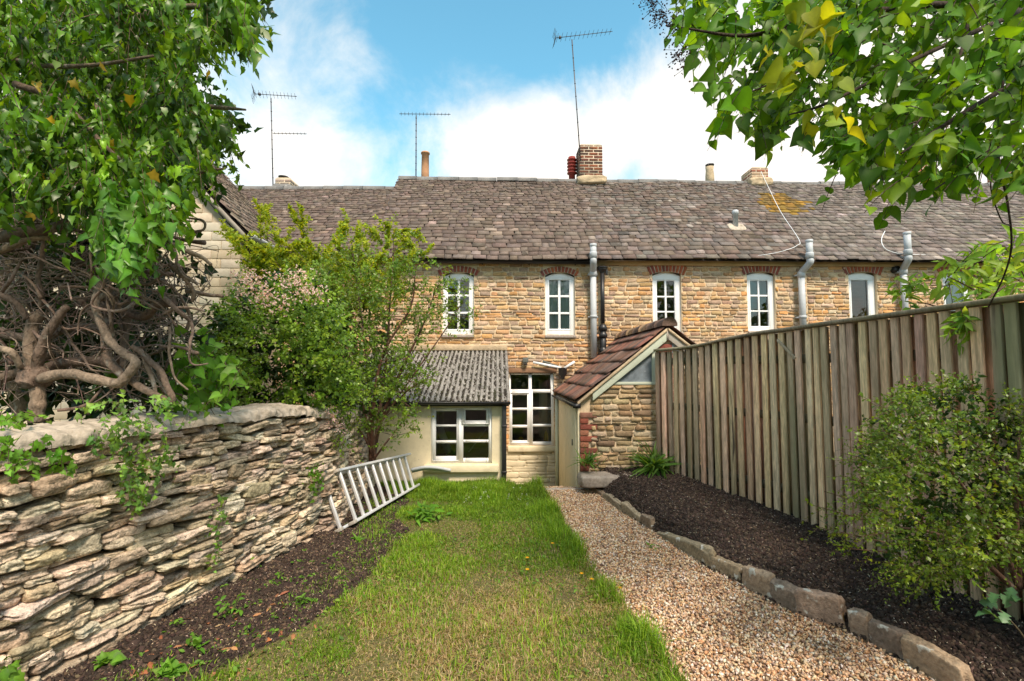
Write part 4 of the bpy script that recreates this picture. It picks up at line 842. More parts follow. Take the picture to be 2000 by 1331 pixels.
def edist(x, y, line):
    d = np.full(np.shape(x), 9.)
    for a, b in zip(line, line[1:]):
        v = b - a; t = np.clip(((x - a[0]) * v[0] + (y - a[1]) * v[1]) / (v @ v), 0, 1); d = np.minimum(d, np.hypot(x - a[0] - t * v[0], y - a[1] - t * v[1]))
    return d
def gheight(x, y):
    P3 = np.stack([x, y, x * 0], -1); z = .012 * vnoise(P3 * 2.2) + .006 * vnoise(P3 * 7)
    inp = inpoly(x, y, PATH); lawn = inpoly(x, y, LAWN); right = (x > np.interp(y, kb[::-1, 1][np.argsort(kb[::-1, 1])] if False else np.sort(kb[:, 1]), kb[np.argsort(kb[:, 1]), 0])) & ~inp
    soilmk = ~inp & ~lawn
    z = z + np.where(soilmk, .012 * vnoise(P3 * 11, 2) + .010 * vnoise(P3 * 24, 3), 0)
    z = z + np.where(right, np.clip(edist(x, y, kb) * .9, 0, .09) + .15 * np.clip((y - 3.8) / 2.2, 0, 1) * np.clip(edist(x, y, kb) * 4, 0, 1), 0)
    z = np.where(inp, -.018 + .008 * vnoise(P3 * 3), z); return z, inp, lawn, right
gx_ = np.linspace(-3.3, 3.4, 380); gy_ = np.concatenate([np.linspace(-6, .9, 30), np.linspace(.95, 6.56, 320)])
GX, GY = np.meshgrid(gx_, gy_); gz_, inp, lawn, right = gheight(GX.ravel(), GY.ravel()); gxr, gyr = GX.ravel(), GY.ravel()
n_ = vnoise(np.stack([gxr * 5, gyr * 5, gxr * 0], -1), 5)[:, None]
cs = np.array([.050, .034, .026]) * (1 + .25 * n_); cl = np.array([.13, .115, .045]) * (1 + .3 * n_); cp = np.array([.25, .16, .09]) * (1 + .1 * n_)
cR = np.array([.042, .029, .024]) * (1 + .3 * n_)
cc = np.where(inp[:, None], cp, np.where(lawn[:, None], cl, np.where(right[:, None], cR, cs)))
cut = (gxr > .12) & (gyr > 6.17) & (gxr < OX0 - .02)
i = (np.arange(len(gy_) - 1)[:, None] * len(gx_) + np.arange(len(gx_) - 1)[None]).ravel(); fq = np.stack([i, i + 1, i + 1 + len(gx_), i + len(gx_)], -1); fq = fq[~cut[fq].any(1)]
mb = MB(); mb.add(np.stack([gxr, gyr, gz_], -1), fq, np.clip(cc, 0, 1)); o = mb.build('garden_soil', M['soil'], base=(0, 3, 0), smooth=True); kind(o, 'structure')
mb = MB(); mb.add([(-300, -300, FLOOR), (300, -300, FLOOR), (300, 300, FLOOR), (-300, 300, FLOOR)], np.array([(0, 1, 2, 3)])); kind(mb.build('ground', M['ground'], base=(0, 0, FLOOR)), 'structure')
mb = MB()   # neighbouring gardens either side, level with this one
mb.box((-14, 5.2, FLOOR + .005), (-1.95, 8.7, .28)); mb.box((-14, 2.6, FLOOR + .005), (-2.4, 5.2, .28)); mb.box((-14, -14, FLOOR + .005), (-3.25, 2.6, .28)); mb.box((3.06, -14, FLOOR + .005), (14, 8.7, .0)); mb.box((-3.25, -14, FLOOR + .005), (3.06, -5.9, -.02)); kind(mb.build('terrain', M['ground']), 'structure')
mb = MB(); mb.box((X(1040, 6.12), 6.10, FLOOR), (OX0 + .1, 6.165, .015)); mb.box((.1, 6.166, FLOOR), (.12, 6.58, .0)); kind(mb.build('terrace_edge', M['slab'], bevel=.01), 'structure')

# gravel
def scatter(poly, n):
    poly = np.asarray(poly); lo, hi = poly.min(0), poly.max(0); hi[1] = min(hi[1], 6.5); lo[1] = max(lo[1], 1.85); out = np.zeros((0, 2))
    while len(out) < n:
        p = rng.uniform(lo, hi, (n * 2, 2)); out = np.vstack([out, p[inpoly(p[:, 0], p[:, 1], poly)]])
    return out[:n]
def octa(mb, C, H, cols, squash=.6):
    T = np.array([(1, 0, 0), (-1, 0, 0), (0, 1, 0), (0, -1, 0), (0, 0, 1), (0, 0, -1), (.62, .62, .3), (-.62, .62, .3), (-.62, -.62, .3), (.62, -.62, .3)], float)
    Fc = np.array([(4, 0, 6), (4, 6, 2), (4, 2, 7), (4, 7, 1), (4, 1, 8), (4, 8, 3), (4, 3, 9), (4, 9, 0), (0, 5, 6), (6, 5, 2), (2, 5, 7), (7, 5, 1), (1, 5, 8), (8, 5, 3), (3, 5, 9), (9, 5, 0)])
    n = len(C); A = unit(rng.normal(size=(n, 3)) * [1, 1, .35]); B = unit(np.cross(A, rng.normal(size=(n, 3)) * [.35, .35, 1])); Cx = np.cross(A, B)
    T = T[None] * (1 + rng.uniform(-.28, .28, (n, 10, 1))); V = C[:, None] + H[:, None, None] * (T[..., :1] * A[:, None] * 1.25 + T[..., 1:2] * Cx[:, None] * .95 + T[..., 2:] * B[:, None] * squash)
    mb.add(V.reshape(-1, 3), (Fc[None] + (np.arange(n) * 10)[:, None, None]).reshape(-1, 3), np.repeat(cols, 10, 0))
GRAV = [(0.575, 0.373, 0.214), (0.646, 0.494, 0.333), (0.513, 0.285, 0.143), (0.697, 0.582, 0.442), (0.431, 0.241, 0.131), (0.595, 0.417, 0.262), (0.205, 0.131, 0.095), (0.616, 0.439, 0.286), (0.554, 0.373, 0.226), (0.739, 0.659, 0.56), (0.349, 0.241, 0.179)]
n = 40000; p = scatter(PATH, n); w = np.clip(1.25 - (p[:, 1] - 2) * .02, .8, 1.3); z = rng.uniform(-.012, .012, n)
mb = MB(); octa(mb, np.stack([p[:, 0], p[:, 1], z - .004], -1), rng.uniform(.0055, .0115, n), pick(GRAV, n, .18)); o = mb.build('gravel', M['gravel'], base=(1, 4, 0), smooth=False); tag(o, 'golden pea gravel covering the garden path', 'gravel', kind='stuff')
mb = MB(); mb.add(np.c_[PATH, np.full(len(PATH), -.012)], np.arange(len(PATH))[None]); # thin bed under the pebbles
kind(mb.build('path', mat('path bed', (.30, .19, .11), 1.0, var=((60, .5, 4),))), 'structure')
# soil crumbs
SOILL = np.vstack([ll, [(-3.0, 1.2), (-2.15, 2.63), (-1.66, 4.45), (-1.6, 5.6), (-1.3, 5.9)]])
FB = np.array([(3.02, -1.0), (2.97, 1.5), (2.93, 2.95), (2.83, 4.3), (2.62, 4.9), (2.36, 5.45), (2.17, 5.85), (2.03, 6.14)])
SOILR = np.vstack([kb, FB])
def crumbs(poly, n, pal, name, label, smax=.012):
    p = scatter(poly, n); z = gheight(p[:, 0], p[:, 1])[0]; h = rng.uniform(.2, 1, n) ** 3 * smax + .003; mb = MB(); octa(mb, np.stack([p[:, 0], p[:, 1], z + h * .25], -1), h, pick(pal, n, .25), .75)
    o = mb.build(name, M['crumbs'], base=(float(p[:, 0].mean()), float(p[:, 1].mean()), 0)); return tag(o, label, 'soil', kind='stuff')
crumbs(SOILL, 30000, [(.055, .036, .028), (.04, .028, .022), (.07, .048, .036), (.032, .022, .018), (.055, .036, .028), (.13, .09, .06)], 'soil_crumbs', 'brown crumbly earth along the foot of the dry stone wall')
crumbs(SOILR, 45000, [(.05, .034, .028), (.07, .047, .037), (.032, .022, .018), (.06, .042, .033), (.045, .031, .026), (.11, .08, .06)], 'soil_crumbs', 'dark crumbly earth between the edging stones and the fence', .013)
def litter(poly, n, pal, name, label, s=(.006, .018), cat='litter'):
    p = scatter(poly, n); z = gheight(p[:, 0], p[:, 1])[0] + .012; D = rng.normal(size=(n, 3)) * [1, 1, .15]; mb = MB()
    leaves(mb, LANCE, np.stack([p[:, 0], p[:, 1], z], -1), D, np.tile([0, 0, 1.], (n, 1)) + rng.normal(size=(n, 3)) * .4, rng.uniform(*s, n), pick(pal, n, .25)); o = mb.build(name, M['crumbs'], base=(float(p[:, 0].mean()), float(p[:, 1].mean()), 0)); return tag(o, label, cat, kind='stuff')
for poly, n, pal, lab in ((SOILL, 130, [(.06, .04, .03), (.045, .03, .024)], 'loose brown clods by the dry stone wall'), (SOILR, 260, [(.05, .035, .028), (.04, .028, .023)], 'loose dark clods between path and fence')):
    p = scatter(poly, n); z = gheight(p[:, 0], p[:, 1])[0]; mb = MB(); h = rng.uniform(.012, .034, (n, 1)) * rng.uniform(.6, 1.2, (n, 3)) * [1, 1, .6]
    rocks(mb, np.c_[p, z], h, on((1, 0, 0), n), on((0, 1, 0), n), on((0, 0, 1), n), pick(pal, n, .2), n=4, k=2.6, amp=.3, freq=2); tag(mb.build('clods', M['soil'], base=(float(p[:, 0].mean()), float(p[:, 1].mean()), 0)), lab, 'soil', kind='stuff')
n = 330; p = scatter(SOILL, n); p = p[rng.random(n) < np.clip(1.1 - edist(p[:, 0], p[:, 1], ll) * 1.4, .15, 1)]; mb = MB()
for q in p: k = rng.integers(3, 8); leaves(mb, OVAL, np.r_[q, gheight(q[:1], q[1:])[0] + .012] + rng.normal(size=(k, 3)) * [.012, .012, .004], rng.normal(size=(k, 3)) * [1, 1, .3], rng.normal(size=(k, 3)) * .3 + [0, -.2, 1], rng.uniform(.01, .032, k), pick([(.12, .26, .03), (.17, .31, .04), (.09, .2, .02)], k))
tag(mb.build('seedlings', M['leaf'], base=(-1.5, 3.5, 0)), 'scattered tiny green seedlings in the brown bed by the wall', 'seedlings', kind='stuff')
litter(SOILR, 2600, [(.35, .28, .2), (.25, .18, .12), (.45, .4, .33)], 'bark_chips', 'pale bark chips scattered over the dark bed by the fence')
litter(SOILL, 2200, [(.30, .22, .15), (.25, .17, .11), (.4, .32, .24)], 'bark_chips', 'pale chips scattered over the brown bed by the stone wall')
pw = np.array([g_[:2] for g_ in [ground(140, 1331), ground(330, 1215), ground(560, 1160), ground(640, 1215), ground(480, 1320), ground(200, 1420)]])
litter(pw, 90, [(.30, .11, .05), (.36, .17, .08), (.24, .10, .05), (.42, .25, .14)], 'fallen_leaves', 'curled brown fallen leaves lying beside the foot of the stone wall', (.03, .065), 'leaves')

# grass
GREEN = [(0.138, 0.26, 0.015), (0.187, 0.333, 0.02), (0.094, 0.192, 0.013), (0.253, 0.374, 0.03), (0.16, 0.291, 0.017)]
STRAW = [(.42, .33, .17), (.52, .42, .24), (.33, .24, .12), (.40, .34, .12)]
def blades(n, poly, hmean, prob_straw, name=None, mb=None, wid=.0022, extra=None):
    p = scatter(poly, n); x, y = p.T; P3 = np.stack([x, y, x * 0], -1)
    clump = np.clip(.5 + .8 * vnoise(P3 * 3.6, 4), 0, 1); clump2 = np.clip(.5 + .8 * vnoise(P3 * 9, 6), 0, 1); patch = .5 + .5 * vnoise(P3 * 1.6, 9)
    near = np.clip((4.2 - y) / 1.5, 0, 1) * np.clip((1.0 - x) / 1.1, 0, 1)
    ps = np.clip(prob_straw + .6 * near * (patch > .38) + .3 * (clump < .25) + .25 * (patch > .68) - .6 * (y > 4.9), .03, .85)
    straw = rng.random(n) < ps; el = edist(x, y, ll); er = edist(x, y, pl)
    keep = rng.random(n) < np.clip(.45 + .9 * clump2, 0, 1) * np.clip(.3 + el * 3.2 + clump * .4 - .1, .12, 1)
    h = hmean * (.45 + .9 * clump) * rng.uniform(.45, 1.35, n); h = h * (1 + .8 * np.clip(1 - er / .25, 0, 1) + .5 * (y > 5.6)); h = np.where(straw, h * .62, h)
    k = keep; p, h, straw = p[k], h[k], straw[k]; n = len(p); z = gheight(p[:, 0], p[:, 1])[0] - .004
    c = np.where(straw[:, None], pick(STRAW, n, .2), pick(GREEN, n, .25) * (.8 + .45 * clump[k][:, None]))
    th = rng.uniform(0, 2 * np.pi, n); lean = rng.uniform(.1, 1.1, n) * np.where(straw, 1.9, 1); dx, dy = np.cos(th), np.sin(th); wd = wid * rng.uniform(.7, 1.5, n)
    b = np.stack([p[:, 0], p[:, 1], z], -1); s = np.stack([-dy, dx, dx * 0], -1) * wd[:, None]; dr = np.stack([dx, dy, dx * 0], -1)
    m = b + dr * (h * lean * .3)[:, None] + np.array([0, 0, 1]) * (h * .6)[:, None]; t = b + dr * (h * lean)[:, None] + np.array([0, 0, 1]) * (h * (1 - .25 * lean))[:, None]
    V = np.stack([b - s, b + s, m + s * .8, m - s * .8, t], 1).reshape(-1, 3); o = (np.arange(n) * 5)[:, None]
    mb.add(V, [np.array([[0, 1, 2, 3]]) + o, np.array([[3, 2, 4]]) + o], np.repeat(np.clip(c, 0, 1), 5, 0))
mb = MB(); blades(90000, LAWN, .046, .20, mb=mb); blades(140000, LAWN, .022, .42, mb=mb, wid=.0024); blades(5000, LAWN, .085, .25, mb=mb, wid=.0017)
EDGE = np.vstack([pl[:-1] + [-.16, 0], (pl[:-1] + [.035, 0])[::-1]]); blades(8000, EDGE, .068, .05, mb=mb)
FAR = np.array([(-1.3, 5.9), (.55, 5.85), (.5, 6.15), (.08, 6.55), (-1.4, 6.55)]); blades(15000, FAR, .066, .02, mb=mb)
STRAY = np.vstack([ll[:-1] + [-.38, 0], (ll[:-1] + [.1, 0])[::-1]]); blades(5000, STRAY, .04, .2, mb=mb)
LTUFT = np.array([(-1.35, 4.5), (-1.0, 4.5), (-1.0, 5.2), (-1.45, 5.8)]); blades(900, LTUFT, .05, .1, mb=mb)
n = 2600; p = scatter(LAWN, n); p = p[vnoise(np.c_[p * 2.2, p[:, 0] * 0], 12) > .05]; n = len(p)
leaves(mb, OVAL, np.c_[p, gheight(p[:, 0], p[:, 1])[0] + rng.uniform(.004, .03, n)], rng.normal(size=(n, 3)) * [1, 1, .3], rng.normal(size=(n, 3)) * .3 + [0, -.2, 1], rng.uniform(.012, .034, n), pick([(.09, .2, .02), (.13, .26, .03), (.2, .3, .04), (.07, .15, .018)], n))
o = mb.build('grass', M['grass'], base=(0, 4, 0)); tag(o, 'uneven green lawn with dry straw coloured patches', 'grass', kind='stuff')

# edging stones
KS = [ # along the kerb line: px start, px end (indices into kb by pixel), top rise, tilt, label
    (1146, 952, 1176, 970, .05, 'small low edging stone nearest the outhouse at the far end of the path'),
    (1178, 972, 1211, 998, .07, 'narrow edging stone second from the far end of the gravel path'),
    (1213, 999, 1250, 1022, .085, 'upright edging stone third from the far end, before the leaning splinter'),
    (1252, 1023, 1272, 1036, .10, 'short pointed splinter of edging stone leaning beside the path'),
    (1281, 1041, 1386, 1111, .085, 'longest low edging stone, halfway along the gravel path'),
    (1387, 1112, 1444, 1138, .10, 'squat block of edging stone between the longest stone and a gap'),
    (1451, 1143, 1503, 1173, .145, 'tall edging stone with white and orange lichen just before its twin'),
    (1504, 1174, 1557, 1201, .145, 'slanting edging stone with a white lichen patch on its upper corner'),
    (1559, 1202, 1648, 1231, .165, 'largest upright edging stone with orange lichen along its top'),
    (1657, 1235, 1698, 1254, .13, 'small squarish edging stone standing after the largest one'),
    (1700, 1256, 1768, 1293, .125, 'long grey edging stone second nearest the viewer beside the dark bed'),
    (1762, 1290, 1880, 1358, .13, 'long lichened edging stone nearest the viewer at the bottom of the picture'),
]
ECOL = [(0.29, 0.22, 0.154), (0.334, 0.256, 0.182), (0.246, 0.192, 0.14), (0.362, 0.277, 0.196)]
for a, b, c, d, hh, lab in KS:
    p, q = ground(a, b), ground(c, d); t = unit(q - p); nrm = np.cross((0, 0, 1), t); ln_ = np.linalg.norm(q - p); C = (p + q) / 2 + nrm * (-.03 if nrm[0] < 0 else .03); C[2] = hh / 2 - .05
    mb = MB(); tl = rng.uniform(-.12, .12); zax = unit(np.array([0, 0, 1.]) + t * tl + nrm * rng.uniform(-.12, .02)); xax = unit(t + np.array([0, 0, -tl + rng.uniform(-.04, .1)])); 
    rocks(mb, C[None], np.array([[ln_ / 2 * 1.04, .034, hh / 2 + .05]]), xax[None], unit(np.cross(zax, xax))[None], zax[None], pick(ECOL, 1, .15), n=16, k=14, amp=.09, freq=1.7, chop=6)
    tag(mb.build('edging_stone', M['edging'], smooth=True), lab, 'stone', 'edging stones along the gravel path')
for (a, b, s, lab) in ((1268, 1250, (.06, .045, .03), 'rounded edging stone half buried in grass on the lawn side of the path'),):
    mb = MB(); rocks(mb, (ground(a, b) + [0, 0, .01])[None], np.array([s]), np.array([[.5, -.8, 0]]), np.array([[.8, .5, 0]]), np.array([[0, 0, 1.]]), np.array([[.22, .19, .17]]), n=10, k=4, amp=.15)
    tag(mb.build('edging_stone', M['edging'], smooth=True), lab, 'stone')
# slabs before the outhouse
for px, py, w_, l_, lab in ((1185, 923, .34, .16, 'grey paving slab in front of the outhouse with pale worn patches'), (1256, 921, .36, .15, 'grey paving slab beneath the strappy plant by the fence end')):
    p = at(px, py, 6.0); mb = MB(); rocks(mb, p[None] - [0, 0, .085], np.array([[w_, l_, .07]]), np.array([[1., .05, 0]]), np.array([[-.05, 1., 0]]), np.array([[0, 0, 1.]]), np.array([[.4, .35, .3]]), n=10, k=10, amp=.05); tag(mb.build('paving_slab', M['slab'], smooth=True), lab, 'slab')

#@@FENCE
FN = thing('wooden_fence', (2.8, 3.5, 0), 'weathered vertical board fence with sloping cap rail along the dark bed', 'fence')
fp = smooth_path(np.c_[FB, FB[:, 0] * 0], 40); seg = np.r_[0, np.cumsum(np.linalg.norm(np.diff(fp, axis=0), axis=1))]
def fpos(s): return np.array([np.interp(s, seg, fp[:, k]) for k in range(2)])
def ftop(y): return float(np.interp(y, [-1, 2.2, 3.2, 4.2, 4.8, 5.2, 5.5, 5.8, 6.2], [1.90, 1.895, 1.89, 1.885, 1.86, 1.815, 1.765, 1.74, 1.73]))
kb_ = 0; front, backm = MB(), MB(); s = 0; st = .098
FCOL = [(0.66, 0.445, 0.308), (0.753, 0.513, 0.354), (0.55, 0.368, 0.269), (0.697, 0.5, 0.314), (0.623, 0.451, 0.283), (0.806, 0.56, 0.417), (0.496, 0.329, 0.252)]
while s < seg[-1] - .05:
    a, b = fpos(s), fpos(s + .055 + rng.uniform(-.005, .005)); d = unit(b - a); nr = np.array([-d[1], d[0]]);  nr = nr if nr[0] < 0 else -nr
    ln = rng.uniform(-.012, .012); j0 = rng.uniform(-.003, .006)
    for (m_, e0, e1, aa, bb) in ((front, .0, .022, a, b), (backm, -.05 - .02 * (kb_ % 2), -.034 - .02 * (kb_ % 2), fpos(s + .04), fpos(min(s + .15, seg[-1])))):
        if m_ is backm and rng.random() < .06: bb = fpos(s + .098)
        pts = []
        for zz in (-.05, ftop(aa[1]) - .012):
            for (q, e) in ((aa, e0), (bb, e0 + (.008 if m_ is front else 0)), (bb, e1 + (.008 if m_ is front else 0)), (aa, e1)):
                o_ = q + nr * (e + j0) + d * (ln * (1 if zz > 0 else 0)); pts.append((o_[0], o_[1], zz))
        m_.add(pts, BOXF, pick(FCOL, 1, .2)[0])
    s += st; kb_ += 1
front.build('boards', M['fence'], FN, bevel=.003); backm.build('backing_boards', M['fence'], FN)
cap = MB(); sq = np.linspace(0, seg[-1], 70)
V = []
for s_ in sq:
    a = fpos(s_); b = fpos(min(s_ + .02, seg[-1])); d = unit(b - a) if s_ < seg[-1] - .02 else d; nr = np.array([-d[1], d[0]]); nr = nr if nr[0] < 0 else -nr
    for e, zz in ((.052, -.004), (.056, .022), (.0, .034), (-.06, .022), (-.056, -.004)): V.append((*(a + nr * e), ftop(a[1]) + zz))
i = np.arange(69)[:, None] * 5; j = np.arange(5)[None]; k = (j + 1) % 5
cap.add(V, [np.stack([i + j, i + j + 5, i + k + 5, i + k], -1).reshape(-1, 4), np.arange(5)[None], (np.arange(5) + 69 * 5)[::-1][None]], (.27, .225, .165)); cap.build('cap_rail', M['fence'], FN)
for zz in (.35, 1.05, 1.6):
    rl = MB()
    for s_ in np.arange(0, seg[-1] - .4, .4): a, b = fpos(s_), fpos(s_ + .4); rl.bar((a[0] + .06, a[1], zz), (b[0] + .06, b[1], zz), .04, .08, col=(.2, .17, .12))
    rl.build('rail', M['fence'], FN)
for s_ in np.arange(.4, seg[-1], 1.83): a = fpos(s_); pm = MB(); pm.box((a[0] + .09, a[1] - .05, -.3), (a[0] + .18, a[1] + .05, ftop(a[1]) - .05), (.2, .17, .12)); pm.build('post', M['fence'], FN)
bt = MB()
def on_fence(px, py, prou=.03):
    best = min(np.linspace(0, seg[-1], 600), key=lambda s_: abs(at(px, py, fpos(s_)[1])[0] - fpos(s_)[0])); q = at(px, py, fpos(best)[1] - .01); q[0] -= prou; return q
bt.bar(on_fence(1524, 664), on_fence(1559, 701), .028, .014, (-1, 0, 0), (.45, .38, .29)); bt.build('batten', M['fence'], FN, bevel=.002)

#@@WALL
WL = np.array([(-2.95, -.4), (-2.55, 1.1), (-2.15, 2.63), (-1.66, 4.45), (-1.58, 5.3), (-1.66, 6.58)])
wp_ = smooth_path(np.c_[WL, WL[:, 0] * 0], 30)[:, :2]; wseg = np.r_[0, np.cumsum(np.linalg.norm(np.diff(wp_, axis=0), axis=1))]
def wpos(s): return np.stack([np.interp(s, wseg, wp_[:, 0]), np.interp(s, wseg, wp_[:, 1])], -1)
def wtan(s): return unit(wpos(s + .05) - wpos(s - .05))
def wtop(s): y = wpos(s)[..., 1]; return np.interp(y, [0, 4.2, 4.8, 5.4, 6.6], [1.13, 1.11, 1.03, .97, .95])
DW = thing('dry_stone_wall', (-2, 3.5, 0), 'low dry stone wall of flat grey buff stones with a rounded cement top', 'wall')
DRY = [(0.534, 0.435, 0.318), (0.601, 0.497, 0.371), (0.441, 0.355, 0.25), (0.562, 0.457, 0.351), (0.641, 0.544, 0.418), (0.508, 0.396, 0.269), (0.387, 0.306, 0.222)]
C_, H_, Xv, Yv, Zv = [], [], [], [], []
z = -.03
while z < 1.12:
    ch = rng.uniform(.034, .07); s = rng.uniform(-.1, .1)
    while s < wseg[-1] - .05:
        l = rng.uniform(.09, .28) * (.7 + ch * 6); sm_ = min(max(s + l / 2, .06), wseg[-1] - .06)
        if z + ch < wtop(sm_) + .03:
            big = rng.random() < .05; p = wpos(sm_); t = wtan(sm_); nr = np.array([t[1], -t[0]]); bt_ = .07 * z / 1.1
            C_.append((*(p + nr * (rng.uniform(-.04, .022) - .06 - bt_)), z + ch / 2 + rng.uniform(-.01, .01) + .012 * vnoise(np.array([s * 1.3, z * 2, 0.]))))
            H_.append((l / 2 * .99, .085, ch / 2 * (rng.uniform(.80, 1.02) if not big else 1.7)))
            tl = rng.normal() * .09; yw = rng.normal() * .12
            x_ = unit(np.array([t[0] + nr[0] * yw, t[1] + nr[1] * yw, tl])); z_ = unit(np.array([nr[0] * rng.normal() * .1, nr[1] * rng.normal() * .1, 1]) - x_ * tl); Xv.append(x_); Zv.append(z_); Yv.append(unit(np.cross(z_, x_)))
        s += l
    z += ch * .96
mb = MB(); C_ = np.array(C_); rocks(mb, C_, np.array(H_), np.array(Xv), np.array(Yv), np.array(Zv), pick(DRY, len(C_), .18), n=10, k=9, amp=.13, freq=1.5, chop=6); mb.build('stonework', M['dry'], DW, smooth=False)
core = MB(); sq = np.linspace(0, wseg[-1], 60); pf = wpos(sq); t = wtan(sq); nr = np.stack([t[:, 1], -t[:, 0]], -1)
prof = [(-.13, -.1), (-.16, None), (-.42, None), (-.46, -.1)]; V = []
for (o_, zz) in prof: V.append(np.c_[pf + nr * o_, (wtop(sq) - .03) if zz is None else np.full(60, zz)])
V = np.stack(V, 1).reshape(-1, 3); i = np.arange(59)[:, None] * 4; j = np.arange(3)[None]
core.add(V, [np.stack([i + j, i + j + 1, i + j + 5, i + j + 4], -1).reshape(-1, 4), (np.arange(4) + 59 * 4)[None]]); core.build('core', M['hollow'], DW)
cp_ = MB(); sq = np.linspace(0, wseg[-1], 620); pf = wpos(sq); t = wtan(sq); nr = np.stack([t[:, 1], -t[:, 0]], -1); a = np.linspace(0, math.pi, 25); V = []
for kk, (ca, sa) in enumerate(zip(np.cos(a), np.sin(a))):
    off = -.25 + .225 * np.sign(ca) * abs(ca) ** .8 ; hh = .085 * sa ** .6; base = np.c_[pf + nr * off, wtop(sq) + .0 + hh]
    nz = .012 * vnoise(base * 6, 3) + .012 * vnoise(base * 17, 5) + .010 * np.round(vnoise(base * 11, 7) * 2) / 2 + .008 * vnoise(base * 34, 6) + .012 * vnoise(base * 1.7, 8); base[:, 2] += nz; base[:, :2] += nr * (ca * nz * 1.3)[:, None]; V.append(base)
V = np.stack(V, 1).reshape(-1, 3); i = np.arange(619)[:, None] * 25; j = np.arange(24)[None]
cp_.add(V, [np.stack([i + j, i + j + 1, i + j + 26, i + j + 25], -1).reshape(-1, 4), (np.arange(25) + 619 * 25)[None]]); cp_.build('coping', M['coping'], DW, smooth=True)

#@@LADDER
LA = thing('ladder', ground(750, 990), 'aluminium ladder lying on its side against the end of the stone wall', 'ladder')
B0, B1 = at(690, 1019, 4.74), at(816, 951, 6.12); B0[2] = .045; B1[2] = .07
T0, T1 = at(656, 921, 4.85), at(799, 888, 6.22)
wv = unit(T0 - B0); along = unit(B1 - B0); nrm = unit(np.cross(along, wv))
def stile(p, q, back=0):
    mb = MB(); mb.bar(p + nrm * back, q + nrm * back, .026, .065, nrm); mb.build('stile', M['alu'], LA, bevel=.004)
ofs = -.075 if nrm[1] < 0 else .075      # the second section lies behind the first
stile(B0, B1); stile(T0, T1); sh = along * -.12
stile(B0 + sh + nrm * ofs, B1 + sh * .5 + nrm * ofs); stile(T0 + sh + nrm * ofs, T1 + sh * .5 + nrm * ofs)
for k in range(10):
    f = (k + .35) / 10.2; mb = MB(); p, q = B0 + (B1 - B0) * f, T0 + (T1 - T0) * f; mb.bar(p, q, .026, .032, nrm); mb.build('rung', M['alu'], LA, bevel=.006)
for k in range(10):
    f = (k + .1) / 10.2; mb = MB(); p, q = B0 + (B1 - B0) * f + sh * (1 - f * .5) + nrm * ofs, T0 + (T1 - T0) * f + sh * (1 - f * .5) + nrm * ofs
    if k == 0: mb.bar(p, q, .026, .032, nrm); mb.build('rung', M['alu'], LA, bevel=.006)
for p in (B0, T0, B0 + sh + nrm * ofs, T0 + sh + nrm * ofs): mb = MB(); mb.bar(p - along * .03, p + along * .02, .032, .07, nrm, (.3, .2, .14)); mb.build('end_cap', M['oldwood'], LA, bevel=.005)
cg = MB(); pts = smooth_path(np.array([at(803, 918, 6.4), at(830, 913, 6.42), at(855, 914, 6.45), at(880, 919, 6.5)]), 8)
for o_ in (0,): tube(cg, pts, .022, 10); 
pts2 = pts + np.array([0, .06, -.03]); tube(cg, pts2, .02, 10); tag(cg.build('plastic_edging', M['grey'], smooth=True), 'curved length of grey plastic edging on the grass under the lean to window', 'edging')

#@@PLANTS
DOWN = np.array([0, 0, -1.])
def bush_thing(name, loc, label, cat, lm, sm, mleaf='leaf', leafname='foliage', stemname='stems', mstem='bark'):
    t = thing(name, loc, label, cat); lm.build(leafname, M[mleaf], t); 
    if sm is not None and sm.n: sm.build(stemname, M[mstem], t, smooth=True)
    return t
IV = [(0.081, 0.185, 0.013), (0.136, 0.28, 0.018), (0.055, 0.134, 0.011), (0.198, 0.369, 0.024), (0.037, 0.089, 0.009), (0.099, 0.217, 0.014), (0.031, 0.076, 0.009)]
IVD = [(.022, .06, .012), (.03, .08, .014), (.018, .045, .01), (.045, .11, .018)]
# ivy-covered tree, upper left
lm, sm = MB(), MB()
POLY_IVY = [(-80, -60), (480, -60), (495, 5), (465, 45), (438, 70), (410, 60), (375, 115), (375, 165), (435, 200), (455, 225), (440, 250), (415, 275), (420, 305), (395, 335), (370, 345), (335, 380), (320, 420), (285, 460), (250, 460), (215, 410), (180, 370), (120, 345), (60, 360), (-80, 370)]
P = vol(POLY_IVY, 2.5, 4.0, 2700, 3.5, -.1); D = rng.normal(size=(len(P), 3)) * [.5, .4, .35] + np.array([.25, -.15, -.55])
shoots(lm, sm, P, D, .21, 8, IVYL, .056, IV, droop=.6, spread=.55, up=.3, face=(.25, -.35, 0), stem_r=.003, stem_every=2)
P = vol([(-80, 240), (440, 240), (430, 290), (350, 360), (325, 440), (250, 500), (180, 400), (-80, 380)], 2.6, 3.2, 170); shoots(lm, sm, P, rng.normal(size=(len(P), 3)) * .3 + [.15, -.1, -1], .3, 9, IVYL, .068, IV, droop=.2, spread=.5, up=.2, face=(.2, -.9, 0), stem_every=2)
P = vol([(190, 340), (345, 350), (325, 400), (255, 480), (225, 470), (200, 420)], 2.45, 2.75, 48); shoots(lm, sm, P, rng.normal(size=(len(P), 3)) * .2 + [.05, -.1, -1], .3, 9, IVYL, .075, [(.085, .22, .025), (.12, .28, .035), (.07, .19, .02)], droop=.1, spread=.5, up=.2, face=(.2, -1, 0))
P = vol([(410, -60), (495, -60), (480, 30), (450, 60), (420, 40)], 2.4, 2.7, 22); shoots(lm, sm, P, rng.normal(size=(len(P), 3)) * .25 + [.25, -.1, -.9], .26, 7, IVYL, .08, IV, droop=.2, spread=.5, up=.2, face=(.2, -1, 0))
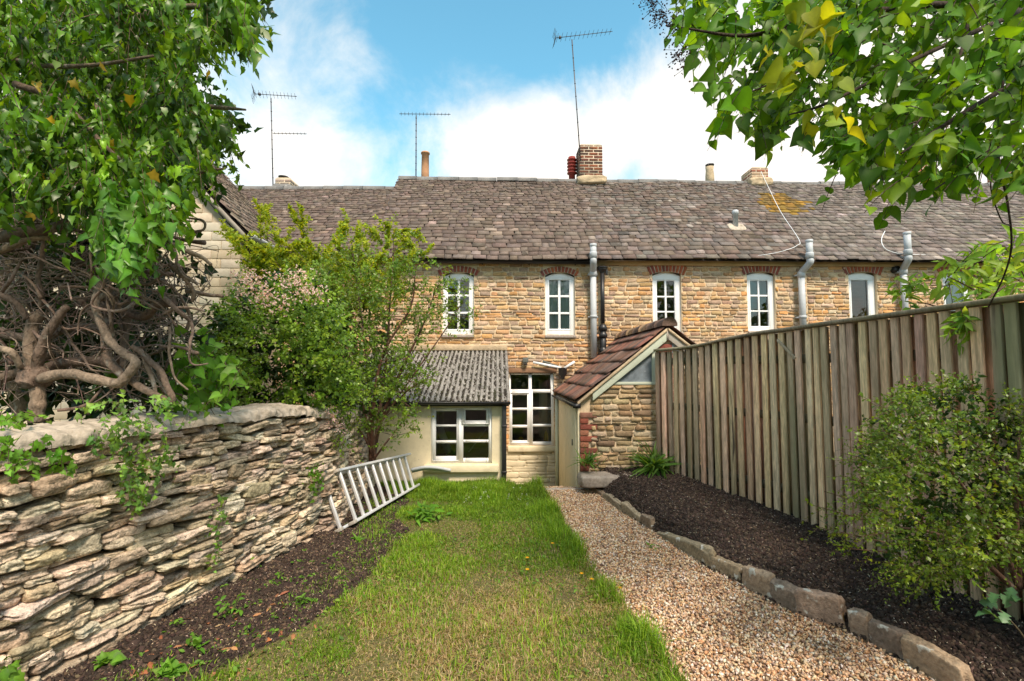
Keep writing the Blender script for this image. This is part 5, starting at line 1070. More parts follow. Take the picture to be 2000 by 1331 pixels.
P = vol(POLY_IVY, 4.0, 5.4, 620); shoots(lm, None, P, rng.normal(size=(len(P), 3)), .35, 7, IVY, .11, IVD, droop=.3)
P = vol([(60, 60), (420, 60), (420, 380), (60, 420)], 2.5, 3.0, 16); leaves(lm, IVY, P, rng.normal(size=(16, 3)) * .4 + DOWN, rng.normal(size=(16, 3)) * .4 + [0, -1, .3], .062, pick([(.5, .33, .02), (.42, .3, .03)], 16))
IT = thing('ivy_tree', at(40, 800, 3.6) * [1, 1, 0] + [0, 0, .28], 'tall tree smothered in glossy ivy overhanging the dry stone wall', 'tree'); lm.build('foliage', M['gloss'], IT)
for pts, r0, r1 in (([(60, 820, 4.4), (20, 600, 4.3), (60, 420, 4.0), (120, 250, 3.6), (200, 60, 3.5), (220, -120, 3.4)], .11, .05), ([(90, 330, 3.5), (30, 295, 2.9), (-60, 285, 2.7)], .03, .035), ([(0, 292, 2.75), (55, 300, 2.75), (108, 308, 2.8), (128, 288, 2.8)], .022, .009), ([(0, 110, 3), (80, 128, 2.8), (180, 128, 2.7), (300, 110, 2.6)], .018, .007), ([(30, 165, 2.8), (120, 200, 2.8), (210, 290, 2.7), (260, 330, 2.7)], .02, .008), ([(200, 60, 3.4), (320, 20, 3.0), (470, 10, 2.6)], .035, .008), ([(120, 250, 3.6), (260, 200, 3.2), (420, 210, 3.0), (480, 215, 2.9)], .03, .006), ([(150, 170, 3.5), (300, 330, 3.0), (440, 330, 2.8)], .03, .006)):
    q = pline(pts, 8); tube(sm, q, np.linspace(r0, r1, len(q)), 9, pick([(.16, .115, .08), (.22, .17, .12)], 1)[0])
sm.build('branches', M['bark'], IT, smooth=True)
# gnarled old climber, bare tangled stems
GS = thing('gnarled_shrub', at(70, 800, 3.05), 'gnarled old shrub with thick bare twisted stems tangled above the wall', 'shrub')
BK = [(0.186, 0.134, 0.099), (0.231, 0.173, 0.13), (0.142, 0.099, 0.073), (0.204, 0.147, 0.108)]
def stem(mb, pts, r0, r1, lump=.12, sides=12):
    q = pline(pts, 10); rr = np.linspace(r0, r1, len(q)) * .82 * (1 + lump * vnoise(np.c_[np.arange(len(q)) * .35, np.zeros((len(q), 2))], int(pts[0][0]))); rr = rr * (1 + .10 * vnoise(q * 14, 4)); q = q + .014 * np.stack([vnoise(q * 8, 1), vnoise(q * 8, 2), vnoise(q * 8, 3)], -1); tube(mb, q, rr, sides, pick(BK, 1, .15)[0])
tm = MB()
stem(tm, [(72, 830, 3.0), (74, 785, 3.0), (68, 740, 3.0), (58, 690, 3.02), (62, 640, 3.05), (85, 612, 3.05)], .05, .04); stem(tm, [(70, 745, 3.0), (75, 700, 2.98), (95, 650, 2.95), (120, 610, 2.95), (132, 598, 2.95)], .04, .022)
rocks(tm, at(68, 738, 3.0)[None], np.array([[.075, .07, .07]]), np.array([[1., 0, 0]]), np.array([[0, 1., 0]]), np.array([[0, 0, 1.]]), np.array([[.17, .12, .09]]), n=10, k=2.2, amp=.22, freq=2.2); tm.build('trunk', M['bark'], GS, smooth=True)
sm = MB()
for pts, r0, r1 in (
    ([(80, 740, 2.98), (120, 730, 2.95), (170, 736, 2.92), (225, 748, 2.9), (250, 735, 2.9), (268, 708, 2.9), (245, 690, 2.9), (215, 665, 2.92), (195, 620, 2.95), (188, 580, 2.97), (200, 545, 3.0), (230, 500, 3.0)], .038, .022),
    ([(250, 738, 2.95), (290, 762, 2.95), (328, 787, 2.95), (330, 768, 2.95), (312, 725, 2.97), (285, 695, 3.0), (260, 680, 3.0)], .027, .018),
    ([(240, 738, 3.0), (215, 705, 3.02), (203, 660, 3.05), (200, 640, 3.1), (150, 580, 3.2)], .033, .022), ([(80, 725, 3.1), (130, 710, 3.12), (190, 706, 3.15), (212, 712, 3.15), (250, 690, 3.2)], .04, .03),
    ([(180, 600, 3.15), (240, 608, 3.1), (282, 618, 3.05), (310, 598, 3.0), (341, 592, 3.0)], .03, .034), ([(318, 615, 2.95), (350, 603, 2.95), (398, 607, 2.95)], .013, .008),
    ([(330, 520, 3.0), (360, 545, 3.0), (378, 575, 3.0), (375, 595, 3.0)], .015, .012), ([(365, 568, 3.05), (400, 578, 3.05), (437, 580, 3.05)], .016, .014),
    ([(-20, 570, 2.9), (30, 588, 2.95), (55, 625, 3.0)], .022, .02), ([(-20, 468, 2.9), (50, 455, 2.9), (120, 440, 2.95), (145, 428, 3)], .045, .03), ([(-20, 500, 2.85), (50, 470, 2.9), (110, 462, 2.95)], .028, .02),
    ([(352, 488, 3.0), (385, 498, 3.0), (412, 518, 3.0)], .018, .012), ([(335, 420, 3.1), (390, 430, 3.1), (396, 448, 3.1), (365, 452, 3.1)], .008, .011), ([(0, 680, 2.9), (25, 690, 2.9), (40, 720, 2.95)], .025, .02),
    ([(80, 600, 3.0), (78, 540, 3.0), (85, 480, 3.05), (95, 430, 3.1)], .018, .014), ([(82, 585, 2.95), (55, 545, 2.95), (30, 525, 3.0)], .012, .007), ([(250, 600, 3.2), (245, 660, 3.2), (240, 720, 3.15)], .032, .028),
    ([(285, 700, 3.0), (300, 745, 2.98), (305, 775, 2.95)], .016, .012), ([(330, 640, 2.95), (333, 700, 2.95), (345, 740, 2.95), (365, 762, 2.95)], .010, .006), ([(120, 560, 3), (200, 560, 3.0), (300, 590, 2.95), (345, 640, 2.95)], .010, .005),
    ([(60, 500, 2.9), (140, 530, 2.9), (240, 570, 2.9), (320, 610, 2.9)], .008, .005), ([(110, 800, 2.85), (170, 790, 2.9), (200, 760, 2.95)], .012, .008), ([(-20, 640, 3.3), (60, 660, 3.3), (140, 640, 3.3), (210, 650, 3.3)], .035, .03), ([(-20, 745, 3.2), (40, 730, 3.2), (110, 690, 3.3)], .04, .03),
    ([(300, 430, 3.2), (330, 470, 3.1), (350, 530, 3.0), (385, 560, 3.0)], .014, .009), ([(150, 430, 3.0), (190, 470, 3.0), (260, 500, 2.95), (330, 540, 2.95)], .012, .006)):
    stem(sm, pts, r0, r1)
for _ in range(46):
    a0 = rng.uniform([-40, 470], [400, 740]); ang = rng.uniform(0, 2 * np.pi); d0 = rng.uniform(2.95, 3.4); pts = [(*a0, d0)]
    for _k in range(rng.integers(3, 6)):
        ang += rng.normal() * .75; l = rng.uniform(25, 60); a0 = a0 + [l * math.cos(ang), l * .8 * math.sin(ang)]; a0 = np.clip(a0, [-60, 430], [410, 770]); d0 += rng.normal() * .06; pts.append((*a0, d0))
    stem(sm, pts, rng.uniform(.008, .018), .005, sides=8)
sm.build('branches', M['bark'], GS, smooth=True)
sm = MB(); TP = [(-60, 440), (200, 430), (330, 470), (415, 520), (420, 600), (370, 680), (340, 770), (250, 780), (-60, 770)]
for c, d in zip(sample_poly(TP, 760), rng.uniform(2.98, 3.8, 760)):
    a = rng.uniform(0, 2 * np.pi); l = rng.uniform(40, 150); b = (c[0] + l * math.cos(a), c[1] + l * .7 * math.sin(a)); m_ = ((c[0] + b[0]) / 2 + rng.normal() * 14, (c[1] + b[1]) / 2 + rng.normal() * 14 - 6)
    if b[0] > 430: continue
    q = pline([(*c, d), (*m_, d + rng.normal() * .08), (*b, d + rng.normal() * .12)], 6); r = rng.uniform(.0018, .0055) ; tube(sm, q, np.linspace(r, r * .5, len(q)), 5, pick([(.24, .18, .14), (.32, .25, .2), (.17, .12, .10), (.28, .2, .16)], 1, .2)[0], cap=False)
sm.build('twigs', M['bark'], GS, smooth=True)
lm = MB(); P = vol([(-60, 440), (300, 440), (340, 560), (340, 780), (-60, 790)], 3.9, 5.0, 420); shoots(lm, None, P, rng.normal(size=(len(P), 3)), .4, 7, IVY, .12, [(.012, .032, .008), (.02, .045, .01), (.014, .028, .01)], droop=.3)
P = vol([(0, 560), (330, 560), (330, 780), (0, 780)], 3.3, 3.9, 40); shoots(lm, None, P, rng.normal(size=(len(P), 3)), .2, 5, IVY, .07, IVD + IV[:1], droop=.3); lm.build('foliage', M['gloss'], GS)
# bindweed leaves below
BL = [(0.111, 0.264, 0.025), (0.156, 0.336, 0.04), (0.091, 0.204, 0.02)]
lm, sm = MB(), MB(); P = vol([(340, 640), (400, 660), (470, 720), (430, 790), (340, 795)], 3.2, 3.6, 60); shoots(lm, sm, P, rng.normal(size=(len(P), 3)) * .5 + [.2, -.2, -.3], .2, 3, HEART, .075, BL, droop=.3, up=.3, face=(.2, -.7, 0))
bush_thing('bindweed', at(390, 795, 3.4), 'heart leaved green climber growing below the tangled stems behind the wall', 'plant', lm, sm)
# trailing ivy over the wall
lm, sm = MB(), MB(); IW = [(0.112, 0.238, 0.055), (0.15, 0.308, 0.055), (0.09, 0.182, 0.05), (0.21, 0.378, 0.066)]
def wall_d(px):      # depth at which the wall face is seen in a pixel column
    ss = np.linspace(.2, wseg[-1], 300); pp = wpos(ss); x_at = (px - 973) / FOC * pp[:, 1]; return float(pp[np.argmin(np.abs(pp[:, 0] - x_at)), 1])
def wall_leaves(poly, n, size, prou=.03, nl=4, pal=IW):
    p = sample_poly(poly, n); d = np.array([wall_d(q[0]) for q in p]); P = at(p[:, 0], p[:, 1], d); t = np.array([.27, .96, 0]); P = P + np.array([.96, -.27, 0]) * rng.uniform(.0, prou * 2, (n, 1)); shoots(lm, sm, P, rng.normal(size=(n, 3)) * [.3, .3, .4] + [.05, -.05, -.8], .10, nl, IVY, size, pal, droop=.1, up=.3, face=(1.0, -.7, 0), stem_r=.0015)
wall_leaves([(165, 835), (270, 825), (340, 850), (345, 905), (300, 920), (285, 970), (245, 985), (225, 910), (170, 860)], 85, .035)
P = vol([(140, 775), (330, 770), (345, 835), (270, 850), (160, 830)], 2.55, 2.95, 48); P[:, 2] = np.maximum(P[:, 2], 1.2); shoots(lm, sm, P, rng.normal(size=(len(P), 3)) * [.6, .6, .2] + [.4, -.3, .0], .12, 4, IVY, .032, IW, up=.8, face=(.4, -.5, 0), stem_r=.0015)
bush_thing('ivy', at(260, 830, 2.85), 'pale ivy spilling over the coping and down the middle of the stone wall', 'ivy', lm, sm)
lm, sm = MB(), MB(); wall_leaves([(0, 840), (60, 850), (125, 880), (120, 910), (60, 905), (0, 890)], 24, .036, .05, 4, BL); wall_leaves([(-10, 1255), (50, 1260), (40, 1300), (-10, 1300)], 4, .06, .04, 3, BL)
P = vol([(0, 800), (75, 805), (60, 830), (0, 830)], 2.35, 2.6, 12); shoots(lm, sm, P, rng.normal(size=(12, 3)) * .5 + [.3, -.3, 0], .10, 4, IVY, .036, BL); bush_thing('ivy', at(50, 880, 2.3), 'bright green ivy trailing over the nearest left part of the stone wall', 'ivy', lm, sm)
lm, sm = MB(), MB(); wall_leaves([(400, 960), (432, 950), (440, 1010), (425, 1110), (405, 1090)], 22, .032, .02, 3); bush_thing('ivy', at(420, 1020, 3.4), 'thin strand of ivy creeping up the middle of the stone wall face', 'ivy', lm, sm)
lm, sm = MB(), MB(); wall_leaves([(585, 905), (625, 900), (622, 955), (600, 950)], 20, .04, .03, 3, BL); bush_thing('fern_tuft', at(605, 950, 4.3), 'small bright green tuft growing from the wall face near the ladder', 'plant', lm, sm)

# flowering shrub over the wall
ES = [(0.09, 0.18, 0.017), (0.143, 0.27, 0.024), (0.06, 0.128, 0.013), (0.195, 0.345, 0.03), (0.27, 0.435, 0.036)]
lm, sm, fm = MB(), MB(), MB(); PE = [(395, 660), (420, 610), (475, 550), (520, 540), (560, 530), (620, 545), (660, 600), (690, 680), (700, 760), (680, 800), (560, 800), (420, 790), (385, 700)]
P = vol(PE, 4.35, 5.5, 2100, 3.2, -.12); cen = at(560, 720, 5.2); D = unit(P - cen) + rng.normal(size=(len(P), 3)) * .5 + [0, -.2, .25]
shoots(lm, sm, P, D, .2, 10, TINY, .048, ES, droop=.15, up=.6, face=(.1, -.5, 0), stem_r=.002, stem_every=3, pale_tip=(.17, .29, .05))
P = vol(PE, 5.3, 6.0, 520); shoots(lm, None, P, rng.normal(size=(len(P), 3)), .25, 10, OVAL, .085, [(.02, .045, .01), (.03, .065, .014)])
P = vol([(612, 790), (700, 790), (690, 850), (672, 885), (640, 850)], 4.75, 5.1, 70); shoots(lm, sm, P, rng.normal(size=(70, 3)) * .4 + [.1, -.2, -.8], .2, 9, TINY, .034, ES, stem_every=2)
def blossoms(cl, d0, d1, per=26, spread=.06, s=.023, pal=((.78, .58, .60), (.80, .68, .68), (.70, .48, .52))):
    for px, py in cl:
        c = at(px, py, rng.uniform(d0, d1)); k = per; P = c + rng.normal(size=(k, 3)) * spread * [1, .7, .8]
        for r_ in range(3): leaves(fm, TINY, P, rng.normal(size=(k, 3)) + [0, -.6, .3], rng.normal(size=(k, 3)) * .4 + [0, -1, .4], s, pick(pal, k, .08))
blossoms([(478, 537), (492, 552), (470, 570), (505, 575), (515, 590), (540, 545), (560, 560), (583, 538), (592, 550), (600, 570), (610, 580), (545, 600), (525, 575), (488, 545), (585, 548), (612, 572), (560, 590)], 4.25, 4.5)
blossoms([(640, 800), (655, 815), (668, 835), (645, 825), (612, 775)], 4.7, 4.8, 20, .035)
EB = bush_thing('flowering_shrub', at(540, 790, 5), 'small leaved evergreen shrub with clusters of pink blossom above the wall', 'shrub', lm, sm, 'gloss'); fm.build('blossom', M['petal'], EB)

# tall many-stemmed shrub by the lean-to
TS = thing('tall_shrub', ground(728, 935, 0), 'tall open shrub with several dark stems growing before the lean to roof', 'shrub')
lm, sm, tm = MB(), MB(), MB(); base = (728, 900, 5.95); tips = []
MS = [[base, (715, 820, 5.9), (690, 720, 5.8), (650, 620, 5.7), (620, 540, 5.7)], [base, (722, 800, 5.95), (715, 690, 5.9), (700, 580, 5.9), (690, 500, 5.9)], [base, (740, 800, 5.95), (755, 700, 5.9), (760, 590, 5.85), (765, 480, 5.9)],
      [base, (745, 815, 5.9), (785, 720, 5.8), (820, 640, 5.75), (850, 575, 5.7)], [base, (735, 790, 5.8), (745, 690, 5.7), (800, 600, 5.6), (815, 520, 5.6)], [base, (705, 850, 5.8), (660, 780, 5.7), (640, 700, 5.6)], [base, (745, 830, 5.85), (790, 770, 5.7), (830, 740, 5.6)], [base, (760, 860, 5.8), (785, 830, 5.75), (808, 800, 5.7)], [base, (735, 850, 5.75), (770, 780, 5.7), (860, 650, 5.6), (900, 600, 5.55)]]
for i, m_ in enumerate(MS):
    q = pline([(a + rng.normal() * 3, b, c) for a, b, c in m_], 10); tube(tm, q, np.linspace(.028 if i < 5 else .014, .005, len(q)), 8, pick([(.12, .06, .04), (.15, .08, .055), (.10, .065, .045)], 1)[0])
    for _ in range(26 if i < 5 else 14):
        k = rng.integers(int(len(q) * .35), len(q)); d = unit(rng.normal(size=3) * [1, .8, .5] + [0, -.1, .6]); l = rng.uniform(.15, .4); w_ = q[k] + d * (np.linspace(0, 1, 6) * l)[:, None]; w_[:, 2] -= .1 * np.linspace(0, 1, 6) ** 2 * l; tube(tm, w_, np.linspace(.005, .0015, 6), 5, (.13, .08, .055), cap=False); tips.append(w_)
tm.build('stems', M['bark'], TS, smooth=True)
TL = [(0.109, 0.203, 0.018), (0.152, 0.268, 0.024), (0.217, 0.348, 0.031), (0.072, 0.145, 0.014), (0.174, 0.275, 0.036)]
tips = np.array(tips); P = tips[:, rng.integers(2, 6, 3)].reshape(-1, 3) + rng.normal(size=(len(tips) * 3, 3)) * .035; shoots(lm, None, P, rng.normal(size=(len(P), 3)) * .7 + [0, -.1, .5], .17, 11, TINY, .046, TL, droop=.1, face=(.1, -.4, 0), pale_tip=(.15, .26, .05))
PT = [(600, 560), (640, 520), (700, 500), (790, 510), (840, 560), (880, 590), (850, 640), (810, 690), (800, 740), (740, 800), (690, 760), (640, 760), (610, 680)]
P = vol(PT, 5.4, 6.3, 1150, 3.0, -.02); D = unit(P - at(720, 820, 5.9)) + rng.normal(size=(len(P), 3)) * .45; shoots(lm, sm, P, D, .2, 11, TINY, .044, TL, droop=.12, face=(.1, -.4, .0), stem_r=.0016, stem_every=2, stem_col=(.2, .13, .09), pale_tip=(.16, .27, .05))
for cpx, n in (((865, 545), 9), ((885, 560), 8), ((905, 575), 9), ((878, 600), 10), ((905, 625), 8), ((885, 640), 6), ((860, 560), 8), ((790, 830), 10), ((800, 800), 10), ((820, 740), 10), ((840, 715), 8)):
    P = at(cpx[0], cpx[1], 5.65) + rng.normal(size=(n, 3)) * .08; shoots(lm, sm, P, rng.normal(size=(n, 3)) * .6 + [.3, 0, .2], .16, 9, TINY, .044, TL, stem_r=.0016, stem_col=(.2, .13, .09))
lm.build('foliage', M['gloss'], TS); sm.build('twigs', M['bark'], TS)
# yellow-green bristly shrub behind it
YS = [(0.332, 0.416, 0.03), (0.39, 0.465, 0.04), (0.273, 0.367, 0.03), (0.215, 0.33, 0.03)]
lm, sm = MB(), MB(); sp = []
for a, b in (((470, 470), (440, 450)), ((520, 500), (455, 462)), ((510, 470), (508, 400)), ((522, 470), (520, 412)), ((590, 500), (590, 405)), ((595, 470), (565, 405)), ((640, 500), (680, 430)), ((660, 480), (675, 445)), ((700, 520), (698, 452)), ((720, 500), (702, 455)), ((745, 480), (725, 452)), ((760, 470), (755, 438)), ((765, 460), (800, 478)), ((770, 455), (822, 462)), ((790, 510), (830, 500)), ((600, 520), (540, 470)), ((560, 540), (500, 480)), ((540, 560), (470, 490)), ((620, 540), (600, 470)), ((650, 545), (640, 480)), ((680, 550), (655, 470)), ((740, 530), (690, 490)), ((720, 540), (760, 480)), ((760, 540), (790, 470)), ((590, 560), (620, 500)), ((520, 520), (560, 470)), ((545, 500), (590, 480)), ((700, 560), (745, 500)), ((640, 560), (700, 480)), ((480, 500), (440, 460)), ((530, 560), (455, 480)), ((770, 560), (812, 490)), ((610, 580), (560, 520)), ((660, 590), (600, 530)), ((500, 560), (520, 500))):
    d = rng.uniform(6.2, 6.9); p0, p1 = at(*a, d), at(*b, d + rng.normal() * .1); q = p0 + (p1 - p0) * np.linspace(0, 1, 8)[:, None]; q[:, 2] += .05 * np.sin(np.linspace(0, math.pi, 8)); tube(sm, q, np.linspace(.008, .003, 8), 6, (.16, .11, .05)); k = 110; t = rng.random(k); P = p0 + (p1 - p0) * t[:, None]; P[:, 2] += .05 * np.sin(t * math.pi)
    ax = unit(p1 - p0); r_ = unit(np.cross(ax, rng.normal(size=(k, 3)))); leaves(lm, TINY, P, r_ + ax * .8, rng.normal(size=(k, 3)) * .5 + [0, -.5, 1], rng.uniform(.045, .075, k), pick(YS, k, .2))
    for _ in range(6):
        t = rng.random(); o_ = p0 + (p1 - p0) * t; dd = unit(rng.normal(size=3) + ax * 1.5); P = o_ + dd * (rng.random(26) * .18)[:, None]; leaves(lm, TINY, P, unit(np.cross(dd, rng.normal(size=(26, 3)))) + dd * .7, rng.normal(size=(26, 3)) * .5 + [0, -.5, 1], rng.uniform(.04, .07, 26), pick(YS, 26, .2))
P = vol([(470, 520), (540, 490), (640, 500), (740, 510), (800, 520), (780, 600), (640, 620), (500, 580)], 6.3, 7.2, 900); shoots(lm, sm, P, rng.normal(size=(len(P), 3)) * .6 + [0, -.1, .7], .22, 12, TINY, .055, YS + TL[:3], stem_every=4)
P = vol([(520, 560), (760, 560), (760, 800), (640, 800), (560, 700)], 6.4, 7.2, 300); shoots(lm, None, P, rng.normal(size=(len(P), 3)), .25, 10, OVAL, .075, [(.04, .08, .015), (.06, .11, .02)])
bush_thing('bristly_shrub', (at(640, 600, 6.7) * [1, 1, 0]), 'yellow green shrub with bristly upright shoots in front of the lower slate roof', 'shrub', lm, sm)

# lilac branches, upper right
LL = [(0.063, 0.16, 0.008), (0.088, 0.209, 0.01), (0.046, 0.121, 0.008), (0.126, 0.253, 0.012), (0.071, 0.176, 0.009), (0.168, 0.297, 0.015)]
lm, sm = MB(), MB(); PLI = [(1300, -60), (2080, -60), (2080, 330), (1980, 330), (1950, 300), (1900, 350), (1800, 330), (1770, 370), (1740, 330), (1690, 330), (1660, 300), (1600, 270), (1560, 215), (1540, 240), (1500, 270), (1470, 230), (1430, 160), (1390, 110), (1340, 60)]
P = vol(PLI, 1.75, 2.9, 680, 3, -.18); D = rng.normal(size=(len(P), 3)) * .45 + np.array([-.55, -.1, -.45]); shoots(lm, sm, P, D, .18, 5, HEART, .07, LL, droop=.35, spread=.8, up=.5, face=(-.1, -.55, 0), stem_r=.003, stem_col=(.05, .03, .02))
EDG = [(1345, 150), (1370, 120), (1330, 60), (1390, 175), (1420, 200), (1440, 215), (1455, 260), (1480, 290), (1500, 300), (1520, 240), (1550, 210), (1590, 290), (1620, 300), (1650, 310), (1680, 340), (1700, 300), (1770, 400), (1790, 380), (1820, 370), (1880, 340), (1940, 330), (1970, 350), (1415, 235), (1430, 265), (1590, 260)]
P = np.array([at(a + 6, b - 38, rng.uniform(1.75, 2.0)) for a, b in EDG]); shoots(lm, sm, P, rng.normal(size=(len(P), 3)) * .3 + [-.3, 0, -.6], .12, 4, HEART, .072, LL[:3] + LL[4:5], droop=.4, spread=.8, up=.4, face=(-.1, -.8, 0), stem_r=.002, stem_col=(.05, .03, .02))
P = vol(PLI, 2.9, 3.6, 260); shoots(lm, sm, P, rng.normal(size=(len(P), 3)) + [-.3, 0, -.3], .25, 5, HEART, .09, LL[:3], droop=.3, stem_col=(.05, .03, .02))
P = vol([(1470, -20), (1660, 20), (1650, 240), (1560, 230), (1480, 80)], 1.6, 1.85, 17); shoots(lm, None, P, rng.normal(size=(len(P), 3)) * .4 + [-.3, 0, -.5], .12, 3, HEART, .064, [(.24, .29, .014), (.29, .32, .018), (.18, .25, .014)], up=.5, face=(-.2, -.6, 0))  # brighter yellow-green leaf colour stands for light shining through this patch
LI = thing('lilac_tree', at(2150, 1000, 2.6) * [1, 1, 0], 'lilac with heart shaped leaves hanging into the picture over the fence', 'tree'); lm.build('foliage', M['leaf'], LI)
for pts, r0, r1 in (([(2250, 700, 2.8), (2200, 300, 2.6), (2050, 60, 2.4), (1850, 10, 2.3), (1600, 40, 2.1), (1460, 70, 2.0), (1330, 55, 1.95)], .03, .004), ([(2100, 100, 2.4), (1950, 180, 2.2), (1820, 260, 2.1), (1760, 300, 2.0)], .016, .004), ([(2000, 20, 2.3), (1800, 110, 2.2), (1620, 200, 2.0), (1540, 225, 2.0)], .014, .003), ([(1990, -30, 2.3), (1960, 150, 2.3), (1950, 300, 2.3), (1968, 400, 2.35), (1975, 480, 2.45), (1960, 540, 2.6), (1930, 600, 2.75)], .006, .004), ([(1940, 330, 2.3), (1935, 370, 2.3), (1955, 430, 2.35), (1972, 440, 2.35)], .003, .003), ([(1720, -30, 2.2), (1690, 60, 2.1), (1560, 140, 2.0), (1440, 190, 1.95)], .008, .003), ([(1900, 0, 2.2), (1870, 120, 2.2), (1800, 230, 2.1), (1720, 300, 2.0)], .009, .003), ([(2080, 200, 2.3), (1960, 300, 2.2), (1890, 330, 2.1), (1810, 380, 2.0)], .008, .003)):
    q = pline(pts, 8); tube(sm, q, np.linspace(r0, r1, len(q)), 8, (.045, .03, .022))
sm.build('branches', M['bark'], LI, smooth=True)
for ax, ay, n in ((1272, 10, 60), (1290, 35, 90), (1310, 55, 60), (1318, 105, 45), (1340, 125, 50), (1332, 100, 40), (1262, -10, 50)):
    fm = MB()
    P = at(ax, ay, 1.95) + rng.normal(size=(n, 3)) * [.022, .02, .022]; octa(fm, P, rng.uniform(.002, .0048, n), pick([(.05, .022, .015), (.08, .03, .018), (.03, .016, .012)], n), .9)
    for i in range(0, n, 3): tube(fm, [P[i], at(ax + 18, ay - 6, 1.95) * .5 + P[i] * .5], .0011, 3, (.04, .02, .015), cap=False)
    fm.build('seed_head', M['crumbs'], LI)
# bright shrub behind the fence
BS = [(.17, .32, .04), (.22, .37, .05), (.13, .26, .03), (.27, .40, .07)]
lm, sm = MB(), MB(); P = vol([(1850, 520), (1900, 490), (1960, 460), (2060, 440), (2060, 600), (1900, 610), (1850, 580), (1830, 540)], 3.25, 3.9, 62); shoots(lm, sm, P, rng.normal(size=(len(P), 3)) * .5 + [-.4, -.1, .25], .2, 7, LANCE, .105, BS, droop=.2, spread=.8, up=.7, face=(-.1, -.4, 0), stem_r=.004)
P = vol([(1745, 570), (1785, 560), (1800, 590), (1760, 600)], 3.5, 3.7, 9); shoots(lm, sm, P, rng.normal(size=(9, 3)) * .5 + [-.2, 0, .4], .14, 6, LANCE, .085, BS, up=.7, face=(0, -.4, 0))
P = vol([(1870, 590), (1900, 600), (1890, 640), (1860, 630)], 2.85, 2.95, 8); shoots(lm, sm, P, rng.normal(size=(8, 3)) * .3 + [-.3, -.2, -.5], .14, 6, LANCE, .085, BS, face=(0, -.6, 0)); 
for pts in ([(1990, 660, 3.7), (1940, 590, 3.6), (1890, 560, 3.5), (1850, 540, 3.45)], [(1990, 660, 3.7), (1830, 600, 3.6), (1790, 590, 3.6)], [(2040, 640, 3.6), (2000, 540, 3.5), (1960, 480, 3.5)], [(1960, 560, 3.1), (1920, 590, 3.0), (1890, 605, 2.9)]): q = pline(pts, 8); tube(sm, q, np.linspace(.008, .003, len(q)), 6, (.12, .07, .045))
bush_thing('leafy_shrub', at(1960, 640, 3.6) * [1, 1, 0], 'lime green leafy shrub leaning over the top of the wooden fence', 'shrub', lm, sm)
# small-leaved bush before the fence
CS = [(0.069, 0.125, 0.011), (0.1, 0.175, 0.013), (0.05, 0.094, 0.01), (0.15, 0.237, 0.02), (0.213, 0.3, 0.022), (0.081, 0.144, 0.012)]
lm, sm = MB(), MB(); PC = [(1700, 880), (1740, 800), (1800, 765), (1880, 755), (1960, 790), (2080, 790), (2080, 1100), (1960, 1090), (1860, 1130), (1780, 1140), (1730, 1090), (1750, 1040), (1690, 1000), (1705, 940)]
P = vol(PC, 1.95, 2.65, 2500, 5.5, -.05); D = unit(P - at(1950, 1050, 2.4)) + rng.normal(size=(len(P), 3)) * .45 + [-.15, -.1, .1]; shoots(lm, sm, P, D, .15, 12, TINY, .023, CS, droop=.2, up=.6, face=(-.2, -.4, 0), stem_r=.0015, stem_col=(.09, .055, .03), stem_every=2, pale_tip=(.15, .25, .03))
P = vol(PC, 2.5, 2.8, 420); shoots(lm, None, P, rng.normal(size=(len(P), 3)), .18, 12, OVAL, .035, [(.02, .05, .01), (.03, .07, .012)])  # darker leaf colour deep in the bush paints its inner shade
for a, b in (((1740, 1030), (1580, 985)), ((1735, 1000), (1610, 960)), ((1730, 1060), (1600, 1030)), ((1745, 1080), (1640, 1070)), ((1720, 960), (1650, 930)), ((1760, 850), (1720, 800)), ((1800, 800), (1770, 760)), ((1840, 1120), (1770, 1130)), ((1860, 780), (1850, 752)), ((1720, 1000), (1640, 1010)), ((1745, 1040), (1650, 1050)), ((1710, 905), (1670, 905)), ((1920, 780), (1890, 755)), ((1785, 790), (1790, 755))):
    p0, p1 = at(*a, 2.55), at(*b, 2.6); q = p0 + (p1 - p0) * np.linspace(0, 1, 7)[:, None]; tube(sm, q, np.linspace(.004, .0015, 7), 5, (.10, .06, .035)); k = 8; P = p0 + (p1 - p0) * rng.uniform(.25, 1, (k, 1)); shoots(lm, sm, P, unit(p1 - p0) + rng.normal(size=(k, 3)) * .5, .12, 10, TINY, .023, CS[3:] + [(.17, .26, .04)], stem_r=.0012)
for pts in ([(1990, 1150, 2.35), (1950, 1050, 2.3), (1880, 950, 2.2), (1800, 850, 2.2)], [(1990, 1150, 2.35), (1985, 1000, 2.3), (1990, 850, 2.3)], [(1980, 1150, 2.35), (1900, 1080, 2.3), (1820, 1040, 2.3), (1740, 1030, 2.5)], [(2000, 1150, 2.35), (2010, 1030, 2.3), (1960, 900, 2.2)]): q = pline(pts, 8); tube(sm, q, np.linspace(.014, .004, len(q)), 7, (.10, .06, .04))
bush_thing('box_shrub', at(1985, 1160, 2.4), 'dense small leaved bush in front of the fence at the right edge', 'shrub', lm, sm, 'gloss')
lm, sm = MB(), MB(); P = np.array([at(1985, 1230, 1.95)]); P[0, 2] = .1
for k in range(9): leaves(lm, HOLLY, at(1955 + rng.normal() * 18, 1195 + rng.normal() * 18, 1.95)[None], rng.normal(size=(1, 3)) * .5 + [[-.5, -.1, .3]], rng.normal(size=(1, 3)) * .4 + [[0, -.4, 1]], .05, pick([(.06, .14, .06), (.10, .2, .1)], 1))
tube(sm, pline([(2010, 1260, 1.95), (1985, 1225, 1.95), (1950, 1190, 1.95)], 6), .003, 5, (.12, .1, .06)); bush_thing('holly_seedling', at(2000, 1260, 1.95), 'little holly seedling with spiny leaves on the dark bed under the bush', 'plant', lm, sm, 'gloss')
